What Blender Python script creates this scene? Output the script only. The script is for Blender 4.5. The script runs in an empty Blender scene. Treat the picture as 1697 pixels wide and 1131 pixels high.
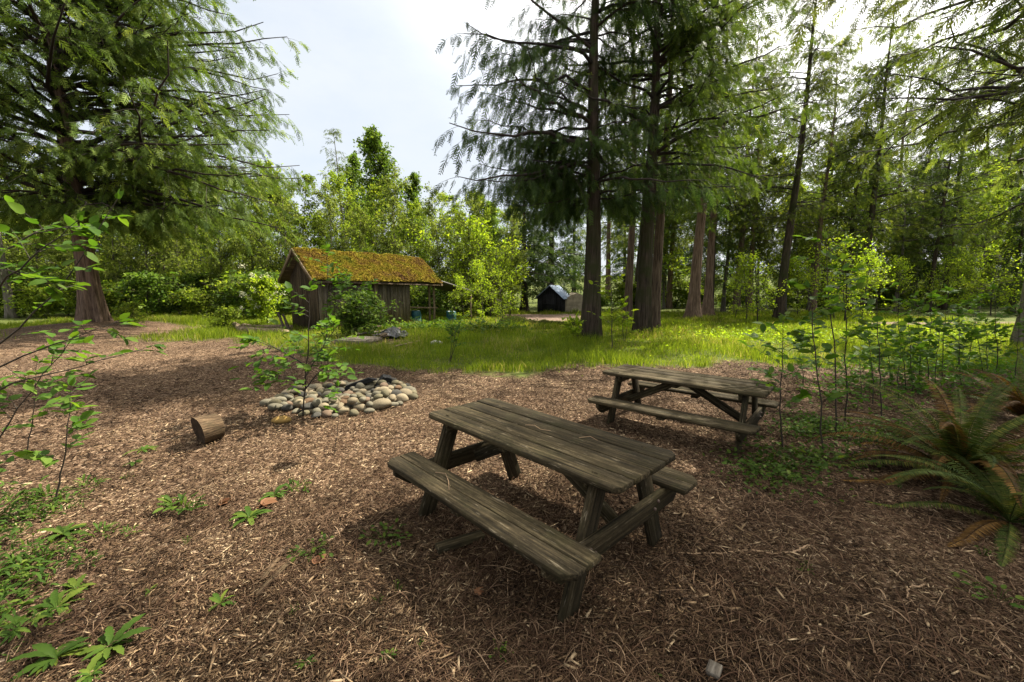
import bpy, bmesh, math, random
import numpy as np
from mathutils import Vector, Matrix
rng = np.random.default_rng(7); random.seed(7)
R = math.radians
sc = bpy.context.scene
COL = sc.collection

# ------------------------------------------------------------------ camera numbers (measured from the two tables)
FPX, PITCH, CH = 686.3, 0.128, 1.80          # focal length in photo pixels, pitch down, eye height
CP, SP = math.cos(PITCH), math.sin(PITCH)

def ray(px, py):
    a, b = (px - 848.5) / FPX, (565.5 - py) / FPX
    return np.array([a, CP + b * SP, -SP + b * CP])
def at(px, py, depth):                        # point seen at this pixel, this many metres ahead
    d = ray(px, py); return np.array([0, 0, CH]) + d * (depth / d[1])
def project(x, y, z):
    zz = z - CH; d = np.maximum(y * CP - zz * SP, 1e-3); u = y * SP + zz * CP
    return 848.5 + FPX * x / d, 565.5 - FPX * u / d

# ------------------------------------------------------------------ noise and terrain
def vnoise(x, y, seed=0):
    xi, yi = np.floor(x).astype(np.int64), np.floor(y).astype(np.int64)
    fx, fy = x - xi, y - yi
    fx, fy = fx * fx * (3 - 2 * fx), fy * fy * (3 - 2 * fy)
    def h(a, b):
        n = (a * 374761393 + b * 668265263 + seed * 974711) & 0xffffffff
        n = ((n ^ (n >> 13)) * 1274126177) & 0xffffffff
        return ((n ^ (n >> 16)) & 0xffff) / 65535.0
    return (h(xi, yi) * (1 - fx) + h(xi + 1, yi) * fx) * (1 - fy) + (h(xi, yi + 1) * (1 - fx) + h(xi + 1, yi + 1) * fx) * fy
def fbm(x, y, seed=0, o=4):
    s, a = 0, .5
    for i in range(o): s = s + a * vnoise(x * 2 ** i, y * 2 ** i, seed + i); a *= .5
    return s
CEDAR = (-17.6, 17.4)
def hgt(x, y):
    x, y = np.asarray(x, float), np.asarray(y, float)
    d = np.hypot(x, y)
    z = (fbm(x * .55, y * .55, 3) - .47) * .10 + (fbm(x * 2.3, y * 2.3, 9) - .47) * .055
    z = z + (fbm(x * 9, y * 9, 5, 2) - .37) * .02 * (d < 9)
    z = z + .38 * np.exp(-((x - CEDAR[0]) ** 2 + (y - CEDAR[1]) ** 2) / 3.2 ** 2)
    z = z + .06 * np.exp(-((x - 1.5) ** 2 / 10 + (y - 20.2) ** 2 / .8))
    z = z + np.clip((d - 50) / 100, 0, 1) ** 2 * 6
    return z
def G(px, py):                                # ground point under a pixel
    d = ray(px, py); t = -CH / d[2]
    for _ in range(6):
        p = d * t; t = (float(hgt(p[0], p[1])) - CH) / d[2]
    p = d * t; return np.array([p[0], p[1], float(hgt(p[0], p[1]))])
BX = [-900, 0, 150, 300, 400, 440, 480, 560, 620, 700, 850, 1000, 1120, 1250, 1400, 1550, 1697, 2600]
BY = [556, 558, 556, 562, 558, 572, 582, 596, 604, 608, 619, 611, 606, 603, 606, 612, 614, 614]
BARE = [(*G(614, 567)[:2], 1.7, 1.2), (*G(440, 553)[:2], 1.7, .9), (CEDAR[0] + 1, CEDAR[1] - 1, 4.2, 3.0)]          # trampled spots: debris pile, logs
def grassy(x, y):                             # 0 chips, 1 grass; soft, ragged edge
    px, py = project(x, np.maximum(y, .5), 0.0)
    b = np.interp(px, BX, BY)
    n = (fbm(x * .9, y * .9, 21) - .47) * 34 + (fbm(x * 4, y * 4, 33) - .47) * 18
    g = np.clip((b - py + n) / 9 + .5, 0, 1)
    g = np.where(y < 1, 0, g)
    for cx, cy, a, b in BARE: g = g * np.clip(np.hypot((x - cx) / a, (y - cy) / b) * 2.2 - 1.5, 0, 1)
    return g
def dirt(x, y):                               # bare track and clearing far back
    px, py = project(x, np.maximum(y, .5), 0.0)
    n = (fbm(x * .7, y * .7, 41) - .47) * 3
    a = np.clip((3.6 - abs(y - (25.2 + n * .5))) / 1.0, 0, 1) * np.clip((x + 2) / 1.5, 0, 1) * np.clip((5.6 - x) / 1.5, 0, 1)
    b = np.clip((1.0 - abs(y - (20.8 + .03 * (x - 20) + n * .3))) / .5, 0, 1) * np.clip((x - 14) / 3, 0, 1)
    c = np.clip((1.6 - abs(y - (22.0 + n))) / .8, 0, 1) * np.clip((-12.5 - x) / 1.5, 0, 1) * .0
    return np.maximum(np.maximum(a, b), c)

# ------------------------------------------------------------------ materials
def nt(name):
    m = bpy.data.materials.new(name); m.use_nodes = True
    t = m.node_tree; t.nodes.clear(); return m, t
def N(t, ty, **k):
    n = t.nodes.new(ty)
    for a, v in k.items():
        if a.startswith('i_'): n.inputs[a[2:].replace('_', ' ')].default_value = v
        else: setattr(n, a, v)
    return n
def ramp(t, stops, interp='LINEAR'):
    n = t.nodes.new('ShaderNodeValToRGB'); n.color_ramp.interpolation = interp
    e = n.color_ramp.elements
    while len(e) < len(stops): e.new(.5)
    for q, (p, c) in zip(e, stops): q.position = p; q.color = (*c, 1)
    return n
def noise(t, vec, scale, detail=4, rough=.55, w=None):
    n = N(t, 'ShaderNodeTexNoise'); n.inputs['Scale'].default_value = scale
    n.inputs['Detail'].default_value = detail; n.inputs['Roughness'].default_value = rough
    if vec is not None: t.links.new(vec, n.inputs['Vector'])
    return n
def mixc(t, fac, a, b, blend='MIX'):
    n = N(t, 'ShaderNodeMix', data_type='RGBA', blend_type=blend)
    for v, s in ((fac, 0), (a, 6), (b, 7)):
        if hasattr(v, 'links') or isinstance(v, bpy.types.NodeSocket): t.links.new(v, n.inputs[s])
        else: n.inputs[s].default_value = v if s == 0 else (*v, 1)
    return n.outputs[2]
def mapv(t, vec, scale):
    n = N(t, 'ShaderNodeMapping'); n.inputs['Scale'].default_value = scale
    t.links.new(vec, n.inputs['Vector']); return n.outputs[0]
def finish(t, col, rough=.8, spec=.25, bump=None, bstr=.4, bdist=.02):
    b = N(t, 'ShaderNodeBsdfPrincipled'); o = N(t, 'ShaderNodeOutputMaterial')
    if isinstance(col, bpy.types.NodeSocket): t.links.new(col, b.inputs['Base Color'])
    else: b.inputs['Base Color'].default_value = (*col, 1)
    b.inputs['Roughness'].default_value = rough; b.inputs['Specular IOR Level'].default_value = spec
    if bump is not None:
        u = N(t, 'ShaderNodeBump'); u.inputs['Strength'].default_value = bstr; u.inputs['Distance'].default_value = bdist
        t.links.new(bump, u.inputs['Height']); t.links.new(u.outputs[0], b.inputs['Normal'])
    t.links.new(b.outputs[0], o.inputs[0]); return b
def attr(t, name):
    n = N(t, 'ShaderNodeAttribute'); n.attribute_name = name; return n

def leaf_mat(name, stops, transl=.4, tcol=(1.15, 1.2, .6), rough=.55, patch=.4, spec=.07):
    m, t = nt(name)
    r = ramp(t, stops); t.links.new(attr(t, 'rnd').outputs['Fac'], r.inputs[0])
    tc = N(t, 'ShaderNodeTexCoord'); n = noise(t, tc.outputs['Object'], .9, 3)
    v = ramp(t, [(.3, (1 - patch,) * 3), (.7, (1 + patch * .6,) * 3)]); t.links.new(n.outputs[0], v.inputs[0])
    c = mixc(t, 1.0, r.outputs[0], v.outputs[0], 'MULTIPLY')
    oi = N(t, 'ShaderNodeObjectInfo')
    hs = N(t, 'ShaderNodeHueSaturation'); t.links.new(c, hs.inputs['Color'])
    mr = N(t, 'ShaderNodeMapRange'); mr.inputs['To Min'].default_value = .8; mr.inputs['To Max'].default_value = 1.2
    t.links.new(oi.outputs['Random'], mr.inputs[0]); t.links.new(mr.outputs[0], hs.inputs['Value'])
    c = hs.outputs[0]
    b = N(t, 'ShaderNodeBsdfPrincipled'); t.links.new(c, b.inputs['Base Color'])
    b.inputs['Roughness'].default_value = rough; b.inputs['Specular IOR Level'].default_value = spec
    tr = N(t, 'ShaderNodeBsdfTranslucent'); tcn = mixc(t, 1.0, c, tcol, 'MULTIPLY'); t.links.new(tcn, tr.inputs[0])
    mx = N(t, 'ShaderNodeMixShader'); mx.inputs[0].default_value = transl
    t.links.new(b.outputs[0], mx.inputs[1]); t.links.new(tr.outputs[0], mx.inputs[2])
    o = N(t, 'ShaderNodeOutputMaterial'); t.links.new(mx.outputs[0], o.inputs[0]); return m
def rnd_mat(name, stops, rough=.85, spec=.2, grain=0):
    m, t = nt(name); r = ramp(t, stops); t.links.new(attr(t, 'rnd').outputs['Fac'], r.inputs[0])
    c = r.outputs[0]; h = None
    if grain:
        tc = N(t, 'ShaderNodeTexCoord'); n = noise(t, tc.outputs['Object'], grain, 5)
        v = ramp(t, [(.3, (.6,) * 3), (.7, (1.25,) * 3)]); t.links.new(n.outputs[0], v.inputs[0])
        c = mixc(t, 1.0, c, v.outputs[0], 'MULTIPLY'); h = n.outputs[0]
    finish(t, c, rough, spec, h, .3, .01); return m
def bark_mat(name, dark, light, moss=None, mossamt=.5):
    m, t = nt(name); tc = N(t, 'ShaderNodeTexCoord')
    v = mapv(t, tc.outputs['Object'], (16, 16, 1.3)); n = noise(t, v, 1.0, 6, .65)
    w = noise(t, tc.outputs['Object'], 1.4, 3)
    r = ramp(t, [(.34, dark), (.5, tuple((a + b) / 2 for a, b in zip(dark, light))), (.68, light)]); t.links.new(n.outputs[0], r.inputs[0])
    c = r.outputs[0]
    if moss:
        mr = ramp(t, [(.5 - mossamt * .15, (0, 0, 0)), (.66, (1, 1, 1))]); t.links.new(w.outputs[0], mr.inputs[0])
        c = mixc(t, mr.outputs[0], c, moss)
    finish(t, c, .9, .1, n.outputs[0], .9, .05); return m
def wood_mat(name, dark, mid, light, moss, mossamt=.4, scale=1.0, grey=None):
    """weathered boards; attribute gco = coordinates along the board"""
    m, t = nt(name); g = attr(t, 'gco').outputs['Vector']
    v = mapv(t, g, (2.2 * scale, 55 * scale, 55 * scale)); n = noise(t, v, 1.0, 6, .6)
    v2 = mapv(t, g, (1.1 * scale, 9 * scale, 9 * scale)); n2 = noise(t, v2, 1.0, 4, .6)
    n3 = noise(t, g, 5.0 * scale, 5, .65)
    n4 = noise(t, mapv(t, g, (6, 40, 40)), 1.0, 4, .7)
    r = ramp(t, [(.3, dark), (.52, mid), (.74, light)]); t.links.new(n.outputs[0], r.inputs[0])
    r2 = ramp(t, [(.3, (.55, .55, .55)), (.7, (1.3, 1.27, 1.2))]); t.links.new(n2.outputs[0], r2.inputs[0])
    c = mixc(t, 1.0, r.outputs[0], r2.outputs[0], 'MULTIPLY')
    mr = ramp(t, [(.5, (0, 0, 0)), (.68, (mossamt,) * 3)]); t.links.new(n3.outputs[0], mr.inputs[0])
    c = mixc(t, mr.outputs[0], c, moss)
    if grey:
        gr = ramp(t, [(.61, (0, 0, 0)), (.70, (.7, .7, .7))]); t.links.new(n4.outputs[0], gr.inputs[0]); c = mixc(t, gr.outputs[0], c, grey)
    n5 = noise(t, mapv(t, g, (.9 * scale, 70 * scale, 70 * scale)), 1.0, 2, .5)
    sp = ramp(t, [(.30, (.22,) * 3), (.38, (1,) * 3)]); t.links.new(n5.outputs[0], sp.inputs[0]); c = mixc(t, 1.0, c, sp.outputs[0], 'MULTIPLY')
    n6 = noise(t, mapv(t, g, (22 * scale, 60 * scale, 60 * scale)), 1.0, 4, .75); fl = ramp(t, [(.35, (.7,) * 3), (.65, (1.25,) * 3)]); t.links.new(n6.outputs[0], fl.inputs[0]); c = mixc(t, 1.0, c, fl.outputs[0], 'MULTIPLY')
    rr = ramp(t, [(0, (.7,) * 3), (1, (1.25,) * 3)]); t.links.new(attr(t, 'rnd').outputs['Fac'], rr.inputs[0])
    c = mixc(t, 1.0, c, rr.outputs[0], 'MULTIPLY')
    finish(t, c, .88, .12, n.outputs[0], .7, .008); return m

# ------------------------------------------------------------------ mesh builder
class MB:
    def __init__(s): s.v, s.f, s.r, s.g, s.mi, s.n = [], [], [], [], [], 0
    def add(s, V, F, rnd=.5, mi=0, gco=None):
        V = np.asarray(V, np.float32).reshape(-1, 3)
        s.v.append(V); s.r.append(np.broadcast_to(np.asarray(rnd, np.float32), (len(V),)))
        s.g.append(np.zeros_like(V) if gco is None else np.asarray(gco, np.float32).reshape(-1, 3))
        for q in (F if isinstance(F, list) else [F]):
            q = np.asarray(q, np.int64)
            if len(q): s.f.append(q + s.n); s.mi.append(np.full(len(q), mi, np.int32))
        s.n += len(V); return s
    def build(s, name, mats, parent=None, smooth=False, bevel=0, kind=None):
        V = np.concatenate(s.v); me = bpy.data.meshes.new(name)
        me.vertices.add(len(V)); me.vertices.foreach_set('co', V.ravel())
        lt = np.concatenate([np.full(len(f), f.shape[1], np.int32) for f in s.f])
        li = np.concatenate([f.ravel() for f in s.f]).astype(np.int32)
        me.loops.add(len(li)); me.loops.foreach_set('vertex_index', li)
        me.polygons.add(len(lt)); me.polygons.foreach_set('loop_start', np.concatenate([[0], np.cumsum(lt)[:-1]]).astype(np.int32))
        for m in (mats if isinstance(mats, (list, tuple)) else [mats]): me.materials.append(m)
        me.polygons.foreach_set('material_index', np.concatenate(s.mi))
        if smooth: me.polygons.foreach_set('use_smooth', np.ones(len(lt), bool))
        me.update(calc_edges=True)
        a = me.attributes.new('rnd', 'FLOAT', 'POINT'); a.data.foreach_set('value', np.concatenate(s.r).astype(np.float32))
        if any(g.any() for g in s.g):
            a = me.attributes.new('gco', 'FLOAT_VECTOR', 'POINT'); a.data.foreach_set('vector', np.concatenate(s.g).ravel())
        if bevel:
            b = bmesh.new(); b.from_mesh(me)
            bmesh.ops.bevel(b, geom=[e for e in b.edges if len(e.link_faces) == 2 and e.calc_face_angle(0) > .5], offset=bevel, segments=1, affect='EDGES', clamp_overlap=True)
            b.to_mesh(me); b.free()
        o = bpy.data.objects.new(name, me); COL.objects.link(o)
        if parent: o.parent = parent
        if kind: o['kind'] = kind
        return o
def tag(o, label, cat, group=None):
    o['label'] = label; o['category'] = cat
    if group: o['group'] = group
    return o
def empty(name, loc, label=None, cat=None, group=None, rz=0, scale=1):
    o = bpy.data.objects.new(name, None); COL.objects.link(o); o.empty_display_size = .3
    o.location = tuple(float(q) for q in loc); o.rotation_euler = (0, 0, rz); o.scale = (scale,) * 3
    if label: tag(o, label, cat, group)
    return o
def copy_thing(o, loc, rz, scale, group=None):
    c = o.copy(); COL.objects.link(c); c.location = tuple(float(q) for q in loc); c.rotation_euler = (0, 0, rz)
    c.scale = scale if isinstance(scale, tuple) else (scale,) * 3
    if group: c['group'] = group
    for ch in list(o.children):
        d = ch.copy(); COL.objects.link(d); d.parent = c
        for e in list(ch.children): k = e.copy(); COL.objects.link(k); k.parent = d
    return c

def nrm(a): return a / np.maximum(np.linalg.norm(a, axis=-1, keepdims=True), 1e-9)
def frames(d, up):
    x = nrm(d); y = nrm(np.cross(up, x)); z = np.cross(x, y)
    return np.stack([x, y, z], axis=-1)        # columns are the axes
def bake(mb, TV, TF, pos, M, scale, rnd, mi=0):
    n, k = len(pos), len(TV)
    S = np.asarray(scale); S = S[:, None, None] if S.ndim == 1 else S[:, None, :]
    V = np.einsum('nij,nkj->nki', M, TV[None] * S) + pos[:, None]
    off = (np.arange(n) * k)[:, None, None]
    mb.add(V, [(np.asarray(f)[None] + off).reshape(-1, np.asarray(f).shape[1]) for f in TF], np.repeat(rnd, k), mi)
def tubes(mb, P, Rr, sides=5, rnd=.5, mi=0, cap=False):
    P = np.asarray(P, float); Rr = np.asarray(Rr, float)
    if P.ndim == 2: P, Rr = P[None], Rr[None]
    n, k, _ = P.shape
    T = nrm(np.gradient(P, axis=1)); ref = np.where(np.abs(T[:, :1, 2:]) > .8, [[[1., 0, 0]]], [[[0, 0, 1.]]])
    A = nrm(np.cross(np.broadcast_to(ref, T.shape), T)); B = np.cross(T, A)
    th = np.arange(sides) * 2 * np.pi / sides
    V = P[:, :, None] + Rr[:, :, None, None] * (np.cos(th)[None, None, :, None] * A[:, :, None] + np.sin(th)[None, None, :, None] * B[:, :, None])
    i, j = np.meshgrid(np.arange(k - 1), np.arange(sides), indexing='ij'); j2 = (j + 1) % sides
    q = np.stack([i * sides + j, i * sides + j2, (i + 1) * sides + j2, (i + 1) * sides + j], -1).reshape(-1, 4)
    F = [(q[None] + (np.arange(n) * k * sides)[:, None, None]).reshape(-1, 4)]
    if cap: F.append((np.stack([np.arange(sides)[::-1], (k - 1) * sides + np.arange(sides)])[None] + (np.arange(n) * k * sides)[:, None, None]).reshape(-1, sides))
    mb.add(V.reshape(-1, 3), F, rnd if np.ndim(rnd) == 0 else np.repeat(rnd, k * sides), mi)

# ------------------------------------------------------------------ foliage templates
def rhomb(a, b, w, n=(0, 0, 1), drop=0):
    a, b = np.array(a, float), np.array(b, float); d = b - a; s = np.cross(n, d); s = s / np.linalg.norm(s) * w / 2
    m = a + d * .45; m[2] += drop
    return [a, m - s, b, m + s]
def frond_template(k=6, ang=42, ln=.36, w=.062):
    V = rhomb((0, 0, 0), (1, 0, -.14), .06)
    for i in range(k):
        t = .14 + .74 * i / (k - 1)
        for s in (-1, 1):
            l = ln * (1.12 - t * .75); a = math.radians(ang + random.uniform(-7, 7))
            p = (t, 0, -.14 * t * t); q = (t + l * math.cos(a), s * l * math.sin(a), -.14 * t * t - .10 * l - random.uniform(-.06, .14))
            V += rhomb(p, q, w)
    V = np.array(V); return V, [np.arange(len(V)).reshape(-1, 4)]
FROND = frond_template(); FROND_S = frond_template(3, 40, .45, .13)
LEAF_FAR = (np.array([[0, 0, 0], [.45, .3, .05], [1, 0, -.08], [.45, -.3, .05]]), [np.array([[0, 1, 2], [0, 2, 3]])])
LEAF = (np.array([[0, 0, 0], [.35, 0, -.05], [.7, 0, -.07], [1, 0, -.13], [.12, .2, .0], [.38, .31, .03], [.72, .23, -.01], [.12, -.2, 0], [.38, -.31, .03], [.72, -.23, -.01]], float),
        [np.array([[0, 1, 5, 4], [1, 2, 6, 5], [0, 7, 8, 1], [1, 8, 9, 2]]), np.array([[2, 3, 6], [2, 9, 3]])])
def weed_leaf():
    V, F = [], []
    xs = np.linspace(0, 1, 10)
    for i, x in enumerate(xs):
        w = .03 + .12 * math.sin(min(x * 1.05, 1) * math.pi * .86) ** 1.2 * (1 if i % 2 else .62)
        z = .45 * x - .62 * x * x
        V += [[x, w, z + .03], [x, 0, z], [x, -w, z + .03]]
    V[-3][1] = .01; V[-1][1] = -.01
    for i in range(9): F += [[i * 3, i * 3 + 1, i * 3 + 4, i * 3 + 3], [i * 3 + 1, i * 3 + 2, i * 3 + 5, i * 3 + 4]]
    return np.array(V, float), [np.array(F)]
WLEAF = weed_leaf()

# ------------------------------------------------------------------ shared materials
M = {}
M['cedar'] = leaf_mat('cedar_spray', [(0, (0.0377, 0.0661, 0.0143)), (.45, (0.0818, 0.1259, 0.0229)), (.8, (0.1496, 0.1968, 0.0372)), (1, (0.2519, 0.2912, 0.0601))], .42, (1.1, 1.15, .55))
M['cedar_cool'] = leaf_mat('cool_cedar_spray', [(0, (0.0257, 0.0495, 0.0154)), (.5, (0.0572, 0.0963, 0.0242)), (.85, (0.1001, 0.1444, 0.0352)), (1, (0.1716, 0.2063, 0.0495))], .38, (1.1, 1.2, .6))
M['conifer_dark'] = leaf_mat('dark_conifer_spray', [(0, (0.0225, 0.0448, 0.0152)), (.5, (0.0547, 0.0897, 0.0228)), (1, (0.1288, 0.1719, 0.0379))], .36, (1.1, 1.15, .6))
M['hemlock'] = leaf_mat('hemlock_spray', [(0, (0.0432, 0.0702, 0.0162)), (.5, (0.0918, 0.1242, 0.0270)), (1, (0.2025, 0.2228, 0.0540))], .58, (1.15, 1.15, .5))
M['alder'] = leaf_mat('alder_leaf', [(0, (0.0745, 0.1242, 0.0174)), (.5, (0.1552, 0.2236, 0.0273)), (1, (0.3105, 0.3478, 0.0497))], .56, (1.2, 1.2, .5))
M['alder_pale'] = leaf_mat('pale_alder_leaf', [(0, (0.0804, 0.1210, 0.0242)), (.5, (0.1561, 0.2035, 0.0396)), (1, (0.2933, 0.3300, 0.0880))], .55, (1.15, 1.15, .55))
M['poplar'] = leaf_mat('poplar_leaf', [(0, (0.0607, 0.1105, 0.0198)), (.5, (0.1283, 0.1950, 0.0286)), (1, (0.2295, 0.2860, 0.0495))], .5, (1.1, 1.2, .55))
M['young'] = leaf_mat('young_leaf', [(0, (0.1232, 0.1971, 0.0172)), (.5, (0.2341, 0.3326, 0.0271)), (1, (0.3819, 0.4435, 0.0493))], .58, (1.2, 1.2, .45))
M['sapling'] = leaf_mat('sapling_leaf', [(0, (0.0397, 0.0894, 0.0125)), (.5, (0.0737, 0.1474, 0.0196)), (1, (0.1360, 0.2105, 0.0312))], .5, (1.25, 1.3, .45), rough=.6, spec=.12)
M['shrub'] = leaf_mat('shrub_leaf', [(0, (0.0416, 0.0813, 0.0140)), (.5, (0.0845, 0.1438, 0.0240)), (1, (0.1690, 0.2250, 0.0400))], .45, (1.15, 1.2, .5))
M['grass'] = leaf_mat('grass_blade', [(0, (0.0896, 0.1400, 0.0147)), (.5, (0.1736, 0.2352, 0.0231)), (.8, (0.2800, 0.3080, 0.0399)), (.9, (0.3136, 0.2632, 0.1155)), (1, (0.4032, 0.3248, 0.1785))], .55, (1.2, 1.2, .5), patch=.25)
M['rush'] = leaf_mat('dark_grass_blade', [(0, (.035, .045, .015)), (.6, (.07, .08, .025)), (1, (.16, .13, .06))], .3)
M['weed'] = leaf_mat('weed_leaf', [(0, (0.0235, 0.0493, 0.0078)), (.5, (0.0497, 0.0914, 0.0130)), (1, (0.1174, 0.1510, 0.0221))], .35, (1.2, 1.25, .5), rough=.6, patch=.25)
M['fern'] = leaf_mat('fern_pinna', [(0, (0.0253, 0.0430, 0.0097)), (.5, (0.0657, 0.0861, 0.0166)), (1, (0.1894, 0.1651, 0.0358))], .3, rough=.7, patch=.2, spec=.1)
M['fern_brown'] = leaf_mat('dead_fern_pinna', [(0, (0.0450, 0.0240, 0.0090)), (.5, (0.1125, 0.0600, 0.0180)), (1, (0.2400, 0.1350, 0.0390))], .3, (1.2, 1., .6), patch=.2)
M['flower'] = leaf_mat('cream_blossom', [(0, (.5, .5, .32)), (1, (.78, .76, .6))], .3, (1, 1, .9), patch=.05)
M['bark_cedar'] = bark_mat('cedar_bark', (.030, .020, .014), (.17, .122, .088))
M['bark_red'] = bark_mat('red_cedar_bark', (.045, .029, .020), (.23, .158, .11))
M['bark_dark'] = bark_mat('dark_mossy_bark', (.016, .013, .010), (.085, .062, .045), (.03, .035, .012), .5)
M['bark_grey'] = bark_mat('grey_bark', (.05, .043, .033), (.21, .185, .15), (.06, .065, .03), .3)
M['twig'] = rnd_mat('twig_bark', [(0, (.018, .014, .011)), (.5, (.045, .034, .026)), (1, (.11, .085, .065))], grain=6)
M['stem'] = rnd_mat('sapling_stem', [(0, (.018, .014, .010)), (1, (.05, .04, .028))], .7)

# ------------------------------------------------------------------ tree makers (mesh in local coordinates, base at 0)
def trunk_mesh(H, r0, flare=.5, lean=(0, 0), wob=.12, sides=18, seed=0, top=.04, sub=40, lobes=6):
    q = np.random.default_rng(seed); zs = H * np.linspace(0, 1, sub) ** 1.5
    ph = q.uniform(0, 6, 4)
    cx = lean[0] * zs + wob * np.sin(zs * .35 + ph[0]) * zs / H * 2; cy = lean[1] * zs + wob * np.sin(zs * .3 + ph[1]) * zs / H * 2
    r = r0 * (1 - zs / H * (1 - top)) * (1 + flare * np.exp(-zs / (r0 * 2.6)))
    th = np.linspace(0, 2 * np.pi, sides, endpoint=False)
    fl = 1 + (.26 * np.exp(-zs / (r0 * 3.4))[:, None] + .035) * np.sin(lobes * th[None] + ph[2] + .4 * np.sin(zs[:, None] * .8)) + .03 * np.sin(2 * th[None] + ph[3]) + q.normal(0, .012, (sub, sides))
    V = np.stack([cx[:, None] + (r[:, None] * fl) * np.cos(th), cy[:, None] + (r[:, None] * fl) * np.sin(th), np.repeat((zs - .25 * (zs < .01))[:, None], sides, 1)], -1)
    i, j = np.meshgrid(np.arange(sub - 1), np.arange(sides), indexing='ij'); j2 = (j + 1) % sides
    F = np.stack([i * sides + j, i * sides + j2, (i + 1) * sides + j2, (i + 1) * sides + j], -1).reshape(-1, 4)
    mb = MB().add(V, F); mb.axis = lambda z: np.stack([np.interp(z, zs, cx), np.interp(z, zs, cy), z], -1)
    mb.rad = lambda z: np.interp(z, zs, r); return mb

def conifer(root, H, r0, lo, rad, nb, seed, leafm, barkm, lean=(0, 0), flare=.5, frond=.5, m=5, ns=11, T=FROND, sag=.35, up0=10, az=None, droop=.8, taper=.75, dead=0, upper=None, sides=18, zpow=1.0, keep=None):
    q = np.random.default_rng(seed)
    tm = trunk_mesh(H, r0, flare, lean, seed=seed, sides=sides); tm.build('trunk', barkm, root, smooth=True)
    mb = MB()
    z = lo + (H - lo - .3) * np.sort(q.random(nb)) ** zpow; rel = (z - lo) / (H - lo)
    a = q.random(nb) * 2 * np.pi if az is None else az(q, z)
    prof = np.clip((1 - rel) ** taper, .05, 1) * np.clip(.55 + rel * 4, 0, 1)
    L = rad * prof * q.uniform(.45, 1.2, nb) + .25
    K = 9; t = np.linspace(0, 1, K)
    e0 = np.radians(up0 + rel * 25 + q.normal(0, 9, nb)); sg = sag * q.uniform(.6, 1.4, nb)
    az_t = a[:, None] + q.normal(0, .16, nb)[:, None] * t[None] * 2
    hr = L[:, None] * t[None]
    P = np.stack([hr * np.cos(az_t), hr * np.sin(az_t), L[:, None] * (np.sin(e0)[:, None] * t - sg[:, None] * 1.6 * t ** 2 + sg[:, None] * .95 * t ** 3)], -1)
    P += tm.axis(z)[:, None] ; P[:, 1:] += q.normal(0, .02, P[:, 1:].shape) * L[:, None, None] * .6
    if keep is not None:
        kk = keep(P[:, K // 2] - tm.axis(z) * [1, 1, 0]); P, L, z = P[kk], L[kk], z[kk]; nb = len(L)
    br = np.clip(.012 * L ** 1.1, .008, .09)[:, None] * (1.05 - t * .9)
    tubes(mb, P, br, 5, q.random(nb) * .5, 1)
    # side shoots
    ts = np.clip(np.linspace(.12, .98, ns)[None] + q.normal(0, .03, (nb, ns)), .05, 1)
    f = ts * (K - 1); i0 = np.minimum(f.astype(int), K - 2); w = (f - i0)[..., None]
    bi = np.arange(nb)[:, None]
    p0 = P[bi, i0] * (1 - w) + P[bi, i0 + 1] * w; tg = nrm(P[bi, i0 + 1] - P[bi, i0])
    side = nrm(np.cross(tg, np.array([0, 0, 1.]))) * np.where((np.arange(ns) + q.integers(0, 2, (nb, 1))) % 2, 1, -1)[..., None]
    ca = np.radians(q.uniform(25, 62, (nb, ns)))[..., None]
    sd = nrm(tg * np.cos(ca) + side * np.sin(ca) + np.array([0, 0, -.22]) * q.uniform(0, 1.6, (nb, ns, 1)))
    sl = (L[:, None] * .30 * (1.15 - .8 * ts) + .22) * q.uniform(.5, 1.3, (nb, ns))
    if dead:
        live = q.random(nb) > dead
    else: live = np.ones(nb, bool)
    p0, sd, sl = p0.reshape(-1, 3), sd.reshape(-1, 3), sl.reshape(-1); lv = np.repeat(live, ns)
    tt = np.linspace(0, 1, 4); S = p0[:, None] + sd[:, None] * (sl[:, None] * tt)[..., None]; S[..., 2] -= (sl[:, None] * tt ** 2) * .28
    tubes(mb, S, np.clip(.008 * sl ** .5, .003, .012)[:, None] * (1.05 - tt * .8), 3, .3, 1)
    S, sl = S[lv], sl[lv]; n = len(S)
    u = np.clip(np.linspace(.15, 1, m)[None] + q.normal(0, .06, (n, m)), 0, 1); f = u * 3; i0 = np.minimum(f.astype(int), 2); w = (f - i0)[..., None]; bi = np.arange(n)[:, None]
    fp = (S[bi, i0] * (1 - w) + S[bi, i0 + 1] * w).reshape(-1, 3); ft = np.repeat(nrm(S[:, 3] - S[:, 0]), m, 0)
    nn = len(fp); rv = q.normal(0, 1, (nn, 3)); rv[:, 2] *= .3
    sgn = np.where(np.arange(nn) % 2, 1, -1)[:, None]; sdv = nrm(np.cross(ft, np.array([0, 0, 1.]))) * sgn
    fd = nrm(ft * .55 + sdv * .5 * q.random((nn, 1)) + rv * .28 + np.array([0, 0, -1.]) * droop * q.uniform(.3, 1.25, (nn, 1)))
    up = nrm(sdv * .5 + rv * .6 + np.array([0, 0, .7]))
    fs = frond * q.uniform(.55, 1.2, nn) * np.clip(np.repeat(sl, m) * .9 + .35, .5, 1.15)
    bake(mb, *T, fp, frames(fd, up), fs, np.clip(q.normal(.45, .2, nn), 0, 1))
    mb.build('crown', [leafm, M['twig']], root); return root

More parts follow.
